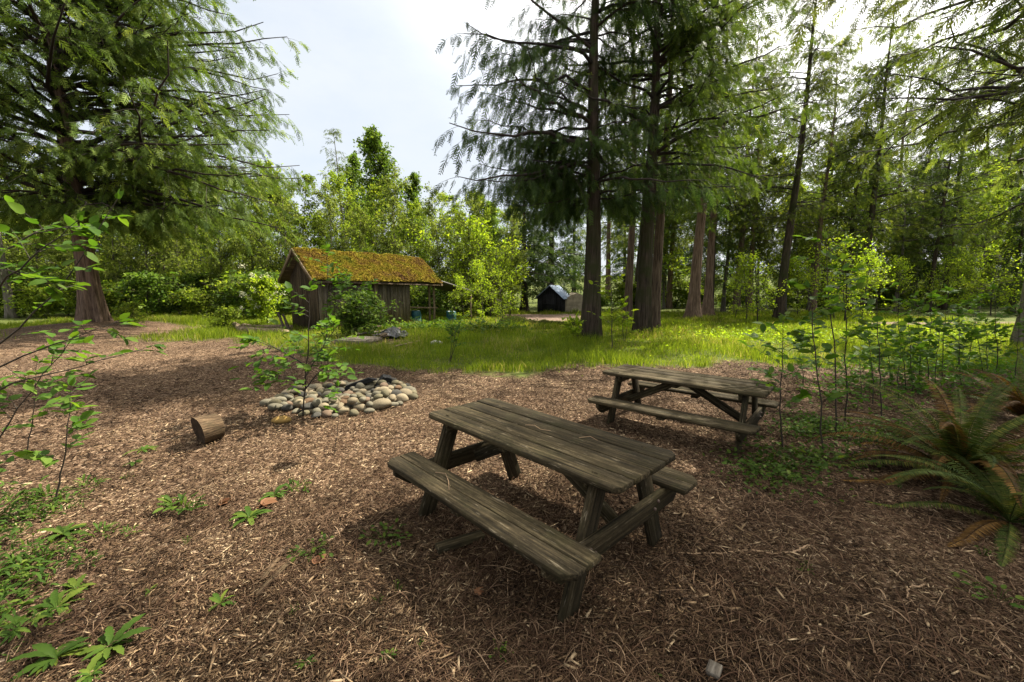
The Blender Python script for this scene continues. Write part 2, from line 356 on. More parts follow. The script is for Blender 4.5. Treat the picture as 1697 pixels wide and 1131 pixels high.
def broadleaf(root, H, r0, lo, rad, nb, seed, leafm, barkm, up=48, leaf=.18, nt=9, k=7, T=LEAF_FAR, prof='oval', lean=(0, 0), spread=.22, stems=1, twl=.5):
    q = np.random.default_rng(seed); tmb = MB(); mb = MB()
    for s in range(stems):
        ln = (lean[0] + q.normal(0, .06) * (stems > 1), lean[1] + q.normal(0, .06) * (stems > 1)); h = H * (1 if s == 0 else q.uniform(.65, .98))
        tm = trunk_mesh(h, r0, .3, ln, .22, 9, seed + s, .08, 22, 3)
        off = np.array([q.normal(0, .3), q.normal(0, .3), 0]) * (s > 0)
        tmb.add(np.concatenate(tm.v) + off, tm.f[0] - 0 if False else tm.f[0])
        z = lo + (h - lo) * np.sort(q.random(nb)) ; rel = (z - lo) / (h - lo)
        pf = {'oval': np.sin(np.clip(rel * .82 + .16, 0, 1) * np.pi) ** .7, 'cone': np.clip(1.02 - rel, .06, 1) ** .75 * np.clip(.4 + rel * 5, 0, 1), 'col': np.clip(1.05 - rel, 0, 1) ** .45}[prof]
        L = (rad * pf * q.uniform(.55, 1.2, nb) + .15); a = q.random(nb) * 2 * np.pi; e = np.radians(up + q.normal(0, 12, nb))
        K = 6; t = np.linspace(0, 1, K); hr = L[:, None] * t * np.cos(e)[:, None] * 1.15
        P = np.stack([hr * np.cos(a)[:, None], hr * np.sin(a)[:, None], L[:, None] * np.sin(e)[:, None] * t - .12 * L[:, None] * t ** 2], -1) + (tm.axis(z) + off)[:, None]
        P[:, 1:] += q.normal(0, .04, P[:, 1:].shape) * L[:, None, None]
        tubes(mb, P, np.clip(.012 * L, .006, .05)[:, None] * (1.05 - t * .85), 4, q.random(nb), 1)
        ts = q.uniform(.2, 1, (nb, nt)); f = ts * (K - 1); i0 = np.minimum(f.astype(int), K - 2); w = (f - i0)[..., None]; bi = np.arange(nb)[:, None]
        p0 = (P[bi, i0] * (1 - w) + P[bi, i0 + 1] * w).reshape(-1, 3); tg = nrm(P[bi, i0 + 1] - P[bi, i0]).reshape(-1, 3)
        n = len(p0); d = nrm(tg * .6 + q.normal(0, .6, (n, 3)) + [0, 0, .2]); l = twl * q.uniform(.4, 1.3, n) * np.clip(np.repeat(L, nt), .4, 1.4)
        tw = np.stack([p0, p0 + d * (l * .5)[:, None] + q.normal(0, .03, (n, 3)), p0 + d * l[:, None]], 1)
        tubes(mb, tw, np.full((n, 3), .006) * [1.2, .9, .5], 3, q.random(n), 1)
        lp = np.repeat(p0, k, 0) + np.repeat(d * l[:, None], k, 0) * q.uniform(.15, 1.08, (n * k, 1)) + q.normal(0, spread * .35, (n * k, 3))
        nn = n * k; ld = nrm(q.normal(0, 1, (nn, 3)) + np.repeat(d, k, 0) * .5 + [0, 0, -.35])
        bake(mb, *T, lp, frames(ld, nrm(q.normal(0, .6, (nn, 3)) + [0, 0, .8])), leaf * q.uniform(.55, 1.25, nn), np.clip(np.repeat(q.normal(.5, .17, n), k) + q.normal(0, .13, nn), 0, 1))
    tmb.n = 0
    # stems were added with their own offsets
    V0 = 0; fs = []
    for v, f in zip(tmb.v, tmb.f): pass
    tmb.build('trunk', barkm, root, smooth=True); mb.build('crown', [leafm, M['twig']], root); return root

# ------------------------------------------------------------------ GROUND
def graded(lo, hi, n, c=0, k=3.2):
    s = np.linspace(-1, 1, n); v = np.sinh(k * s) / np.sinh(k)
    return np.where(v < 0, c + (c - lo) * v, c + (hi - c) * v)
gx = graded(-260, 260, 520, 0, 6.2); gy = graded(-40, 420, 560, 4, 6.2)
X, Y = np.meshgrid(gx, gy); Z = hgt(X, Y)
nx, ny = len(gx), len(gy)
i, j = np.meshgrid(np.arange(ny - 1), np.arange(nx - 1), indexing='ij')
F = np.stack([i * nx + j, i * nx + j + 1, (i + 1) * nx + j + 1, (i + 1) * nx + j], -1).reshape(-1, 4)
def ground_mat():
    m, t = nt('forest_floor'); tc = N(t, 'ShaderNodeTexCoord'); o = tc.outputs['Object']
    # chips: stretched cells in two directions
    cols = []; hs = []
    for k, (sx, sy, rot) in enumerate(((70, 22, .5), (24, 75, -.3), (55, 30, 1.2))):
        mp = N(t, 'ShaderNodeMapping'); mp.inputs['Scale'].default_value = (sx, sy, 20); mp.inputs['Rotation'].default_value = (0, 0, rot); t.links.new(o, mp.inputs[0])
        wn = noise(t, o, 3, 2); av = N(t, 'ShaderNodeVectorMath', operation='MULTIPLY_ADD'); t.links.new(wn.outputs['Color'], av.inputs[0]); av.inputs[1].default_value = (4, 4, 0); t.links.new(mp.outputs[0], av.inputs[2])
        v = N(t, 'ShaderNodeTexVoronoi'); v.inputs['Scale'].default_value = 1; t.links.new(av.outputs[0], v.inputs['Vector'])
        r = ramp(t, [(0, (.020, .012, .007)), (.35, (.062, .038, .023)), (.7, (.135, .087, .054)), (.93, (.24, .17, .11)), (1, (.38, .29, .2))])
        sp = N(t, 'ShaderNodeSeparateColor'); t.links.new(v.outputs['Color'], sp.inputs[0]); t.links.new(sp.outputs[k], r.inputs[0])
        cols.append(r.outputs[0]); hs.append(sp.outputs[k])
    n1 = noise(t, o, 9, 3); n2 = noise(t, o, 13, 3)
    s1 = ramp(t, [(.45, (0, 0, 0)), (.55, (1, 1, 1))]); t.links.new(n1.outputs[0], s1.inputs[0])
    s2 = ramp(t, [(.47, (0, 0, 0)), (.57, (1, 1, 1))]); t.links.new(n2.outputs[0], s2.inputs[0])
    c = mixc(t, s2.outputs[0], mixc(t, s1.outputs[0], cols[0], cols[1]), cols[2])
    big = noise(t, o, .6, 5, .6); br = ramp(t, [(.3, (.62, .6, .6)), (.7, (1.2, 1.16, 1.1))]); t.links.new(big.outputs[0], br.inputs[0])
    c = mixc(t, 1.0, c, br.outputs[0], 'MULTIPLY')
    g = noise(t, o, 5, 6, .7); gr = ramp(t, [(.25, (.028, .036, .010)), (.5, (.07, .09, .018)), (.75, (.15, .14, .05))]); t.links.new(g.outputs[0], gr.inputs[0])
    c = mixc(t, attr(t, 'grassy').outputs['Fac'], c, gr.outputs[0])
    dn = noise(t, o, 4, 6, .7); dr = ramp(t, [(.3, (.11, .075, .055)), (.7, (.24, .17, .13))]); t.links.new(dn.outputs[0], dr.inputs[0])
    c = mixc(t, attr(t, 'dirt').outputs['Fac'], c, dr.outputs[0])
    mx = N(t, 'ShaderNodeMath', operation='ADD'); t.links.new(hs[0], mx.inputs[0]); t.links.new(hs[1], mx.inputs[1])
    finish(t, c, .95, .08, mx.outputs[0], .6, .02); return m
gm = MB().add(np.stack([X, Y, Z], -1), F); ground = gm.build('ground', ground_mat(), smooth=True, kind='structure')
ga = grassy(X, Y).ravel(); da = dirt(X, Y).ravel()
for nm, vv in (('grassy', ga), ('dirt', da)):
    a = ground.data.attributes.new(nm, 'FLOAT', 'POINT'); a.data.foreach_set('value', vv.astype(np.float32))

# wood chips: splinters lying all over the mulch
def scatter_polar(n, r0, r1, amin=-72, amax=72, q=rng):
    r = np.exp(q.uniform(math.log(r0), math.log(r1), n)); a = np.radians(90 + q.uniform(amin, amax, n))
    return r * np.cos(a), r * np.sin(a), r
x, y, r = scatter_polar(430000, .75, 20)
k = (q_ := rng.random(len(x))) > grassy(x, y) * 1.25
x, y, r = x[k], y[k], r[k]; n = len(x)
TET = (np.array([[-.5, -.35, 0], [.5, -.2, .1], [.42, .35, -.1], [-.45, .3, .15], [0, 0, .9]]) * [1, 1, .35], [np.array([[0, 1, 4], [1, 2, 4], [2, 3, 4], [3, 0, 4]]), np.array([[3, 2, 1, 0]])])
az = rng.normal(.5, 1.1, n); el = rng.normal(0, .22, n)
d = np.stack([np.cos(az) * np.cos(el), np.sin(az) * np.cos(el), np.sin(el)], -1)
up = nrm(np.stack([rng.normal(0, .35, n), rng.normal(0, .35, n), np.ones(n)], -1))
ln = np.clip(rng.lognormal(-3.5, .62, n), .009, .15) * np.clip(r / 4, 1, 2.2) ** .6; wd = np.clip(rng.lognormal(-4.95, .45, n), .0025, .024) * np.clip(r / 4, 1, 2.2) ** .7
mb = MB(); bake(mb, *TET, np.stack([x, y, hgt(x, y) + rng.uniform(0, .022, n)], -1), frames(d, up), np.stack([ln, wd, wd * .8], -1), np.clip(rng.beta(1.6, 2.4, n) + (fbm(x * .8, y * .8, 17) - .47) * .7 + (fbm(x * 3, y * 3, 18) - .47) * .5, 0, 1))
M['chip'] = rnd_mat('wood_chip', [(0, (0.0150, 0.0085, 0.0042)), (.3, (0.0451, 0.0256, 0.0127)), (.58, (0.1028, 0.0632, 0.0328)), (.8, (0.2069, 0.1397, 0.0763)), (1, (0.5016, 0.3767, 0.2278))], .85, .12)
x, y, r = scatter_polar(4200, .8, 9); k = rng.random(len(x)) > grassy(x, y) * 1.3; x, y, r = x[k], y[k], r[k]; n = len(x)
a2 = rng.random(n) * 6.28; bake(mb, *TET, np.stack([x, y, hgt(x, y) + rng.uniform(.006, .03, n)], -1), frames(np.stack([np.cos(a2), np.sin(a2), rng.normal(0, .2, n)], -1), nrm(np.stack([rng.normal(0, .3, n), rng.normal(0, .3, n), np.ones(n)], -1))), np.stack([rng.uniform(.03, .11, n), rng.uniform(.008, .026, n), rng.uniform(.006, .014, n)], -1), np.clip(rng.beta(2.6, 2, n), 0, 1))
mb.build('wood_chips', M['chip'], kind='stuff')
# twig and needle litter: thin bent fibres
x, y, r = scatter_polar(70000, .8, 13)
k = rng.random(len(x)) > grassy(x, y) + .0; x, y, r = x[k], y[k], r[k]; n = len(x)
clump = fbm(x * 1.3, y * 1.3, 77); k = rng.random(n) < np.clip((clump - .3) * 4, .15, 1); x, y, r = x[k], y[k], r[k]; n = len(x)
a = rng.normal(.6, 1.0, n); l = np.clip(rng.lognormal(-2.1, .55, n), .04, .5); t = np.linspace(0, 1, 5); cv = rng.normal(0, .7, n)
aa = a[:, None] + cv[:, None] * t; P = np.cumsum(np.stack([np.cos(aa), np.sin(aa)], -1) * (l / 5)[:, None, None], 1) + np.stack([x, y], -1)[:, None]
zz = hgt(P[..., 0], P[..., 1]) + .012 + np.sin(t * 3.1)[None] * (rng.random(n) * .03)[:, None]
mb = MB(); tubes(mb, np.concatenate([P, zz[..., None]], -1), np.clip(rng.lognormal(-6.3, .35, n), .0009, .004)[:, None] * (1.1 - .6 * t), 3, np.clip(rng.beta(2, 2.2, n), 0, 1))
M['fibre'] = rnd_mat('twig_litter_bark', [(0, (0.0225, 0.0120, 0.0065)), (.5, (0.0941, 0.0503, 0.0270)), (1, (0.3135, 0.2097, 0.1242))], .85)
mb.build('twig_litter', M['fibre'], kind='stuff')

# grass
def blades(x, y, h, w, q, lean=.35):
    n = len(x); a = q.random(n) * 2 * np.pi; la = q.random(n) * 2 * np.pi; lm = h * q.uniform(.1, 1, n) * lean * 2
    s = np.stack([np.cos(a), np.sin(a), 0 * a], -1) * (w / 2)[:, None]; ld = np.stack([np.cos(la), np.sin(la), 0 * a], -1) * lm[:, None]
    b = np.stack([x, y, hgt(x, y) - .01], -1); zv = np.array([0, 0, 1.]) * h[:, None]
    V = np.stack([b - s, b + s, b + zv * .55 + ld * .3 + s * .8, b + zv * .55 + ld * .3 - s * .8, b + zv * .95 + ld], 1)
    o = (np.arange(n) * 5)[:, None]
    return V.reshape(-1, 3), [np.array([[0, 1, 2, 3]]) + o, np.array([[3, 2, 4]]) + o]
def field(n, xr, yr, dens, h, w, mat, name, q, rb=None, lean=.35):
    x = q.uniform(*xr, n); y = q.uniform(*yr, n) if not callable(yr) else yr(n)
    k = q.random(n) < dens(x, y); x, y = x[k], y[k]; n = len(x)
    cl = fbm(x * .8, y * .8, 55); cl2 = fbm(x * 2.6, y * 2.6, 58)
    hh = h * (.4 + 1.3 * np.clip((cl - .3) * 2.2, 0, 1)) * (.6 + .8 * cl2) * q.uniform(.5, 1.2, n)
    V, F = blades(x, y, hh, w * q.uniform(.6, 1.3, n) * np.clip(y / 14, .8, 2), q, lean)
    dry = np.clip((fbm(x * .6, y * .6, 91) - .40) * 3.4, .06, .8)
    rb_ = np.clip(q.beta(2, 2.6, n) * .85 + (q.random(n) < dry * .55) * .45, 0, 1)
    MB().add(V, F, np.repeat(rb_, 5)).build(name, mat, kind='stuff')
qg = np.random.default_rng(31)
field(420000, (-24, 24), lambda n: 8.6 * np.exp(qg.uniform(0, math.log(30 / 8.6), n)), lambda x, y: np.clip(grassy(x, y) * (1 - dirt(x, y)) * np.clip(fbm(x * 1.1, y * 1.1, 61) * 2.6 - .25, .22, 1) * (np.abs(x) < y * 1.35 + 1), 0, 1), .24, .014, M['grass'], 'meadow_grass', qg)
field(26000, (-.6, 3.6), (19.6, 20.8), lambda x, y: np.clip(fbm(x, y, 66) * 2.2 - .3, 0, 1) * (x < 5), .26, .02, M['rush'], 'rush_strip', qg, lean=.25)

# ------------------------------------------------------------------ PICNIC TABLES
M['table'] = wood_mat('weathered_table_wood', (.012, .010, .005), (.044, .034, .018), (.108, .085, .048), (.040, .037, .014), .5, 1.0, (.22, .18, .12))
M['bolt'] = rnd_mat('rusty_bolt', [(0, (.05, .03, .02)), (1, (.10, .065, .045))], .6, .4)
def lathe(mb, prof, ns=24, rnd=.5):
    th = np.linspace(0, 2 * np.pi, ns, endpoint=False); P = np.array(prof, float)
    V = np.stack([P[:, :1] * np.cos(th), P[:, :1] * np.sin(th), np.repeat(P[:, 1:], ns, 1)], -1); k = len(P)
    i, j = np.meshgrid(np.arange(k - 1), np.arange(ns), indexing='ij'); j2 = (j + 1) % ns
    mb.add(V, np.stack([i * ns + j, i * ns + j2, (i + 1) * ns + j2, (i + 1) * ns + j], -1).reshape(-1, 4), rnd)
def board(mb, outline, z0, z1, Mx=None, along=0):
    """outline in x,y extruded z0..z1; grain runs along x"""
    o = np.array(outline, float); n = len(o); V = np.concatenate([np.c_[o, np.full(n, z0)], np.c_[o, np.full(n, z1)]])
    if (np.sum(o[:, 0] * np.roll(o[:, 1], -1) - np.roll(o[:, 0], -1) * o[:, 1])) < 0: top, bot = np.arange(n)[::-1] + n, np.arange(n)
    else: top, bot = np.arange(n) + n, np.arange(n)[::-1]
    sgn = 1 if top[0] < top[1] else -1
    sd = np.array([[i, (i + 1) % n, (i + 1) % n + n, i + n][::sgn] for i in range(n)])
    g = V + rng.uniform(-40, 40, 3)
    if along == 1: g = g[:, [1, 0, 2]]
    if Mx is not None: V = V @ np.array(Mx.to_3x3()).T + np.array(Mx.translation)
    mb.add(V, [top[None], bot[None], sd], rng.random(), 0, g)
def rect(x0, x1, y0, y1): return [(x0, y0), (x1, y0), (x1, y1), (x0, y1)]
def picnic_table(loc, rz, L, label, seed):
    root = empty('picnic_table', loc, label, 'picnic table', 'weathered picnic tables', rz)
    W, T = .712, .038; bw = (W - 3 * .010) / 4; c = .045; h = L / 2
    top = MB()
    for i in range(4):
        y0 = -W / 2 + i * (bw + .010); y1 = y0 + bw; e = [random.uniform(-.006, .006) for _ in range(2)]; a, b = -h + e[0], h + e[1]
        if i == 0: o = [(a + c, y0), (b - c, y0), (b, y0 + c), (b, y1), (a, y1), (a, y0 + c)]
        elif i == 3: o = [(a, y0), (b, y0), (b, y1 - c), (b - c, y1), (a + c, y1), (a, y1 - c)]
        else: o = rect(a, b, y0, y1)
        dz = random.uniform(-.003, .003); board(top, o, .75 - T + dz, .75 + dz)
    top.build('tabletop', M['table'], root, bevel=.005)
    cl = MB(); board(cl, [(-.04, -.33), (.04, -.33), (.04, .33), (-.04, .33)], .672, .711, None, 1); cl.build('cleat', M['table'], root, bevel=.004)
    for s in (-1, 1):
        be = MB(); ys = (.482, .612, .618, .752); c2 = .06
        for k, (y0, y1) in enumerate(((ys[0], ys[1]), (ys[2], ys[3]))):
            e = random.uniform(-.008, .008)
            o = [(-h + e, y0), (h + e, y0), (h + e, y1 - (c2 if k else 0)), (h + e - (c2 if k else 0), y1), (-h + e + (c2 if k else 0), y1), (-h + e, y1 - (c2 if k else 0))] if k else rect(-h + e, h + e, y0, y1)
            board(be, [(p, s * qy) for p, qy in o], .45 - T + random.uniform(-.002, .002), .45)
        be.build('bench', M['table'], root, bevel=.005)
        bc = MB(); board(bc, [(-.045, s * .50), (.045, s * .50), (.045, s * .735), (-.045, s * .735)], .372, .411, None, 1); bc.build('bench_cleat', M['table'], root, bevel=.004)
    for e in (-1, 1):
        xe = e * (h - .20)
        for s in (-1, 1):                      # splayed legs
            lg = MB(); a = Vector((xe, s * .22, .711)); b = Vector((xe, s * .50, -.03)); d = (b - a).normalized()
            sx = Vector((e, 0, 0)); sy = d.cross(sx)
            Mx = Matrix((( d.x, sy.x, sx.x, a.x), (d.y, sy.y, sx.y, a.y), (d.z, sy.z, sx.z, a.z), (0, 0, 0, 1)))
            Ln = (b - a).length; k = .07 * abs(d.y / d.z)
            w = .07; o = [(-k * (1 if s * e > 0 else -1), -w), (Ln, -w), (Ln, w), (k * (1 if s * e > 0 else -1), w)]
            board(lg, o, -.02, .02, Mx); lo_ = lg.build('leg', M['table'], root, bevel=.004)
            for zb, xo in ((.36, .062), (.32, .062), (.69, -.062)):
                yb = s * (.22 + .28 * (.711 - zb) / .741) + (.03 if zb != .32 else -.03) * s; bo = MB(); lathe(bo, [(0, .012), (.006, .012), (.011, .008), (.012, 0), (.012, -.008), (0, -.008)][::-1], 8); ob = bo.build('bolt', M['bolt'], lo_); ob.location = (xe + e * xo, yb, zb); ob.rotation_euler = (0, math.pi / 2 * e * (1 if xo > 0 else -1), 0)
        sb = MB(); y_ = e * 0; x0, x1 = (xe + e * .022, xe + e * .060)
        Mx = Matrix(((0, 0, 1, 0), (1, 0, 0, 0), (0, 1, 0, 0), (0, 0, 0, 1)))
        board(sb, [(-.70, .335), (-.745, .372), (-.745, .411), (.745, .411), (.745, .372), (.70, .335), (.62, .272), (-.62, .272)], min(x0, x1), max(x0, x1), Mx); sb.build('seat_support', M['table'], root, bevel=.004)
        tb = MB(); x0, x1 = (xe - e * .060, xe - e * .022)
        board(tb, [(-.33, .711), (.33, .711), (.30, .63), (-.30, .63)], min(x0, x1), max(x0, x1), Mx); tb.build('top_support', M['table'], root, bevel=.004)
        br = MB(); a = Vector((xe - e * .03, 0, .33)); b = Vector((e * .05, 0, .69)); d = (b - a).normalized(); sx = Vector((0, 1, 0)); sy = sx.cross(d)
        Mx = Matrix(((d.x, sy.x, sx.x, a.x), (d.y, sy.y, sx.y, a.y), (d.z, sy.z, sx.z, a.z), (0, 0, 0, 1)))
        board(br, rect(0, (b - a).length, -.045, .045), -.019, .019, Mx); br.build('brace', M['table'], root, bevel=.004)
    return root
TA = picnic_table((.169, 2.953, .007), -.814, 1.853, 'dark weathered picnic table in the foreground, nearest to the camera', 1)
def table_twig(pts, z, label):
    A = -.814; P = np.array([[.169 + u * math.cos(A) - v * math.sin(A), 2.953 + u * math.sin(A) + v * math.cos(A), z + .007 + h] for u, v, h in pts])
    mb = MB(); tubes(mb, P, .0028 * np.linspace(1, .5, len(P)), 5, .95, 0, True); return tag(mb.build('fallen_twig', M['fibre'], smooth=True), label, 'twig')
M['fibre'] = bpy.data.materials['twig_litter_bark']
table_twig([(-.12, .02, .004), (-.05, .05, .012), (.03, .03, .006), (.10, .06, .004)], .75, 'thin pale twig lying across the middle of the near tabletop')
table_twig([(.33, .10, .004), (.38, .16, .012), (.45, .15, .005)], .75, 'tiny bent twig on the near tabletop, towards its right end')
table_twig([(-.45, -.58, .004), (-.36, -.55, .016), (-.25, -.60, .01), (-.16, -.66, .004)], .45, 'curved dry twig lying on the near bench')
TB = picnic_table((2.16, 5.127, -.07), -.706, 1.913, 'dark weathered picnic table farther back, beside the thin saplings', 2)

# ------------------------------------------------------------------ FIRE PIT
M['stone'] = None
def stone_mat():
    m, t = nt('river_stone'); tc = N(t, 'ShaderNodeTexCoord'); oi = N(t, 'ShaderNodeObjectInfo')
    n = noise(t, tc.outputs['Object'], 14, 6, .65); n2 = noise(t, tc.outputs['Object'], 60, 3)
    v = ramp(t, [(.3, (.6, .6, .58)), (.7, (1.2, 1.18, 1.12))]); t.links.new(n.outputs[0], v.inputs[0])
    c = mixc(t, 1.0, oi.outputs['Color'], v.outputs[0], 'MULTIPLY')
    s = ramp(t, [(.6, (1, 1, 1)), (.75, (.7, .7, .68))]); t.links.new(n2.outputs[0], s.inputs[0]); c = mixc(t, .6, c, s.outputs[0], 'MULTIPLY')
    finish(t, c, .9, .1, n.outputs[0], .35, .012); return m
M['stone'] = stone_mat()
def pebble(seed, smooth=True, ang=.0):
    b = bmesh.new(); bmesh.ops.create_icosphere(b, subdivisions=3, radius=1); q = np.random.default_rng(seed); ph = q.uniform(0, 6, 9); am = q.uniform(.03, .11, 9)
    for v in b.verts:
        p = v.co; f = 1
        for i in range(3): f += am[i] * math.sin(p[i] * 2.2 + ph[i]) + am[i + 3] * .7 * math.sin(p[(i + 1) % 3] * 3.4 + ph[i + 3])
        f -= ang * max(0, abs(p.x) + abs(p.z) - 1.15)
        v.co = Vector((p.x * f, p.y * f, p.z * f))
    me = bpy.data.meshes.new('stone'); b.to_mesh(me); b.free(); me.polygons.foreach_set('use_smooth', np.ones(len(me.polygons), bool)); me.materials.append(M['stone']); return me
PEB = [pebble(i, ang=.3) for i in range(9)]
def stone(name, loc, size, col, label, group=None, rz=None):
    o = bpy.data.objects.new(name, random.choice(PEB)); COL.objects.link(o); o.location = tuple(float(q) for q in loc); o.scale = tuple(float(q) for q in size)
    o.rotation_euler = (random.uniform(-.25, .25), random.uniform(-.25, .25), random.uniform(0, 6.28) if rz is None else rz); o.color = (*col, 1)
    return tag(o, label, 'stone', group)
FP = np.array([-2.72, 6.62])
pal = {'grey': (.145, .132, .098), 'olive grey': (.125, .11, .07), 'pale buff': (.225, .185, .125), 'dark grey': (.06, .057, .05), 'rusty brown': (.11, .07, .042), 'pinkish': (.17, .12, .085)}
stones = []
def put(n, rmin, rmax, lay, smin, smax, tries=4000):
    c = 0
    for _ in range(tries):
        if c >= n: break
        a = random.uniform(0, 6.283); rr = math.sqrt(random.uniform(rmin ** 2, rmax ** 2)); s = random.uniform(smin, smax)
        p = FP + np.array([math.cos(a) * rr * 1.08, math.sin(a) * rr * .98])
        if any(l == lay and (p[0] - x) ** 2 + (p[1] - y) ** 2 < ((s + t) * .84) ** 2 for x, y, t, l, _ in stones): continue
        z = float(hgt(*p)) + s * .42 + (0, .055, .105)[lay] * (1.0 if lay == 0 else .85 + .3 * (p[0] > FP[0]))
        stones.append((p[0], p[1], s, lay, z)); c += 1
put(7, .80, .98, 0, .12, .145); put(52, .84, 1.05, 0, .05, .105); put(80, .0, .84, 0, .05, .10); put(50, .40, .92, 1, .05, .095); put(22, .5, .85, 2, .05, .085)
ST = []
for (x, y, s, lay, z) in stones:
    cn = random.choices(list(pal), [5, 5, 4, 2, 1.2, .8])[0]; b_ = random.uniform(.75, 1.1)
    ST.append((stone('river_stone', (x, y, z), (s * random.uniform(.95, 1.3), s * random.uniform(.8, 1.05), s * random.uniform(.6, .8)), tuple(v * b_ for v in pal[cn]), '', 'river stones heaped in the fire pit'), cn, lay))
p = G(467, 701); stone('loose_stone', (p[0], p[1], p[2] + .035), (.125, .09, .065), (.26, .165, .055), 'ochre yellow stone lying alone in front of the fire pit', None, 0)
p = G(723, 573); stone('white_rock', (p[0], p[1], p[2] + .08), (.2, .14, .11), (.5, .48, .43), 'white rock lying in the grass right of the debris pile', None, 0)

M['char'] = rnd_mat('charred_wood', [(0, (.008, .008, .008)), (1, (.03, .028, .026))], .8, .3, 12)
def chunk(name, loc, size, rot, mat, label, cat, seed):
    b = bmesh.new(); bmesh.ops.create_cube(b, size=2); bmesh.ops.subdivide_edges(b, edges=b.edges[:], cuts=3, use_grid_fill=True); q = np.random.default_rng(seed)
    for v in b.verts: v.co = Vector((v.co.x * size[0] * (1 - .25 * v.co.z), v.co.y * size[1], v.co.z * size[2])) + Vector(q.normal(0, .06, 3) * min(size))
    bmesh.ops.bevel(b, geom=b.edges[:], offset=min(size) * .04, segments=1, affect='EDGES')
    me = bpy.data.meshes.new(name); b.to_mesh(me); b.free(); me.materials.append(mat)
    o = bpy.data.objects.new(name, me); COL.objects.link(o); o.location = tuple(float(v) for v in loc); o.rotation_euler = rot; return tag(o, label, cat)
chunk('charred_log', at(638, 634, 7.2), (.10, .08, .12), (.2, .3, .5), M['char'], 'black charred lump standing upright at the back of the fire pit', 'charred wood', 3)
chunk('charred_stick', at(594, 636, 7.15), (.26, .04, .04), (0, -.32, .2), M['char'], 'long black charred stick lying across the fire pit stones', 'charred wood', 4)

# log segment with a split face
M['log'] = wood_mat('log_side_wood', (.025, .016, .009), (.085, .056, .032), (.19, .135, .08), (.05, .042, .02), .4, 1.6)
M['logend'] = rnd_mat('log_cut_face', [(0, (.02, .013, .008)), (1, (.06, .038, .022))], .9, .1, 18)
p = G(347, 731); root = empty('log_round', (p[0], p[1], p[2]), 'short cut log lying on its side on the chips, left of the fire pit', 'log', None, R(62))
ns, K = 28, 8; th = np.linspace(0, 2 * np.pi, ns, endpoint=False); q = np.random.default_rng(3)
prof = .172 * (1 + .06 * np.sin(2 * th + 1) + .04 * np.sin(3 * th) + q.normal(0, .012, ns)); xs = np.linspace(-.105, .105, K)
V = np.stack([np.repeat(xs[:, None], ns, 1) + .035 * np.cos(th + .8)[None] * np.linspace(1, .2, K)[:, None], prof[None] * np.cos(th) * np.linspace(1, .9, K)[:, None], prof[None] * np.sin(th) * np.linspace(1, .92, K)[:, None] + .155], -1)
i, j = np.meshgrid(np.arange(K - 1), np.arange(ns), indexing='ij'); j2 = (j + 1) % ns
F = np.stack([i * ns + j, (i + 1) * ns + j, (i + 1) * ns + j2, i * ns + j2], -1).reshape(-1, 4)
MB().add(V, F[:, ::-1], .5, 0, V).build('bark_side', M['log'], root, smooth=True)
for k, nm in ((0, 'cut_face'), (K - 1, 'back_face')):
    rim = V[k] * 1.0; ctr = rim.mean(0); ctr[0] += .012 * (1 if k == 0 else -1); rings = [ctr[None] + (rim - ctr) * s for s in (.999, .66, .33)]; VV = np.concatenate(rings + [ctr[None]])
    fq = np.concatenate([np.stack([a * ns + np.arange(ns), a * ns + (np.arange(ns) + 1) % ns, (a + 1) * ns + (np.arange(ns) + 1) % ns, (a + 1) * ns + np.arange(ns)], -1) for a in range(2)])
    ft = np.stack([2 * ns + np.arange(ns), 2 * ns + (np.arange(ns) + 1) % ns, np.full(ns, 3 * ns)], -1)
    MB().add(VV, [fq, ft], np.tile(rng.random(ns), 4)[:3 * ns + 1] if False else rng.random(3 * ns + 1)).build(nm, M['logend'], root)

# ------------------------------------------------------------------ MOSSY SHED
M['plank'] = wood_mat('grey_shed_plank', (.04, .033, .025), (.13, .107, .078), (.27, .225, .17), (.08, .07, .04), .35, .7)
M['plank_dark'] = wood_mat('brown_shed_plank', (.032, .024, .016), (.088, .065, .042), (.17, .125, .08), (.055, .048, .022), .3, .7)
M['beam'] = wood_mat('old_beam_wood', (.08, .058, .038), (.22, .165, .11), (.38, .3, .21), (.12, .1, .06), .2, .7)
M['rooftin'] = rnd_mat('rusty_tin', [(0, (.05, .045, .04)), (1, (.14, .12, .10))], .6, .3, 5)
def moss_mat():
    m, t = nt('roof_moss'); tc = N(t, 'ShaderNodeTexCoord'); o = tc.outputs['Object']
    a = noise(t, o, 1.5, 5, .65); b = noise(t, o, 13, 5, .7)
    r = ramp(t, [(.32, (.07, .078, .008)), (.43, (.15, .13, .012)), (.51, (.17, .125, .014)), (.60, (.135, .085, .018)), (.68, (.085, .045, .018)), (.8, (.06, .036, .02))]); t.links.new(a.outputs[0], r.inputs[0])
    v = ramp(t, [(.3, (.45, .42, .4)), (.7, (1.3, 1.3, 1.2))]); t.links.new(b.outputs[0], v.inputs[0]); c = mixc(t, 1.0, r.outputs[0], v.outputs[0], 'MULTIPLY')
    rr = ramp(t, [(0, (.7,) * 3), (1, (1.35,) * 3)]); t.links.new(attr(t, 'rnd').outputs['Fac'], rr.inputs[0]); c = mixc(t, 1.0, c, rr.outputs[0], 'MULTIPLY')
    finish(t, c, .95, .05, b.outputs[0], .8, .04); return m
M['moss'] = moss_mat()
A0 = G(531, 551); dirw = np.array([.666, .746]); gab = np.array([-.735, .678])
shed = empty('mossy_shed', (A0[0], A0[1], A0[2]), 'old grey plank shed with an orange mossy roof and open lean-to', 'shed', None, math.atan2(dirw[1], dirw[0]))
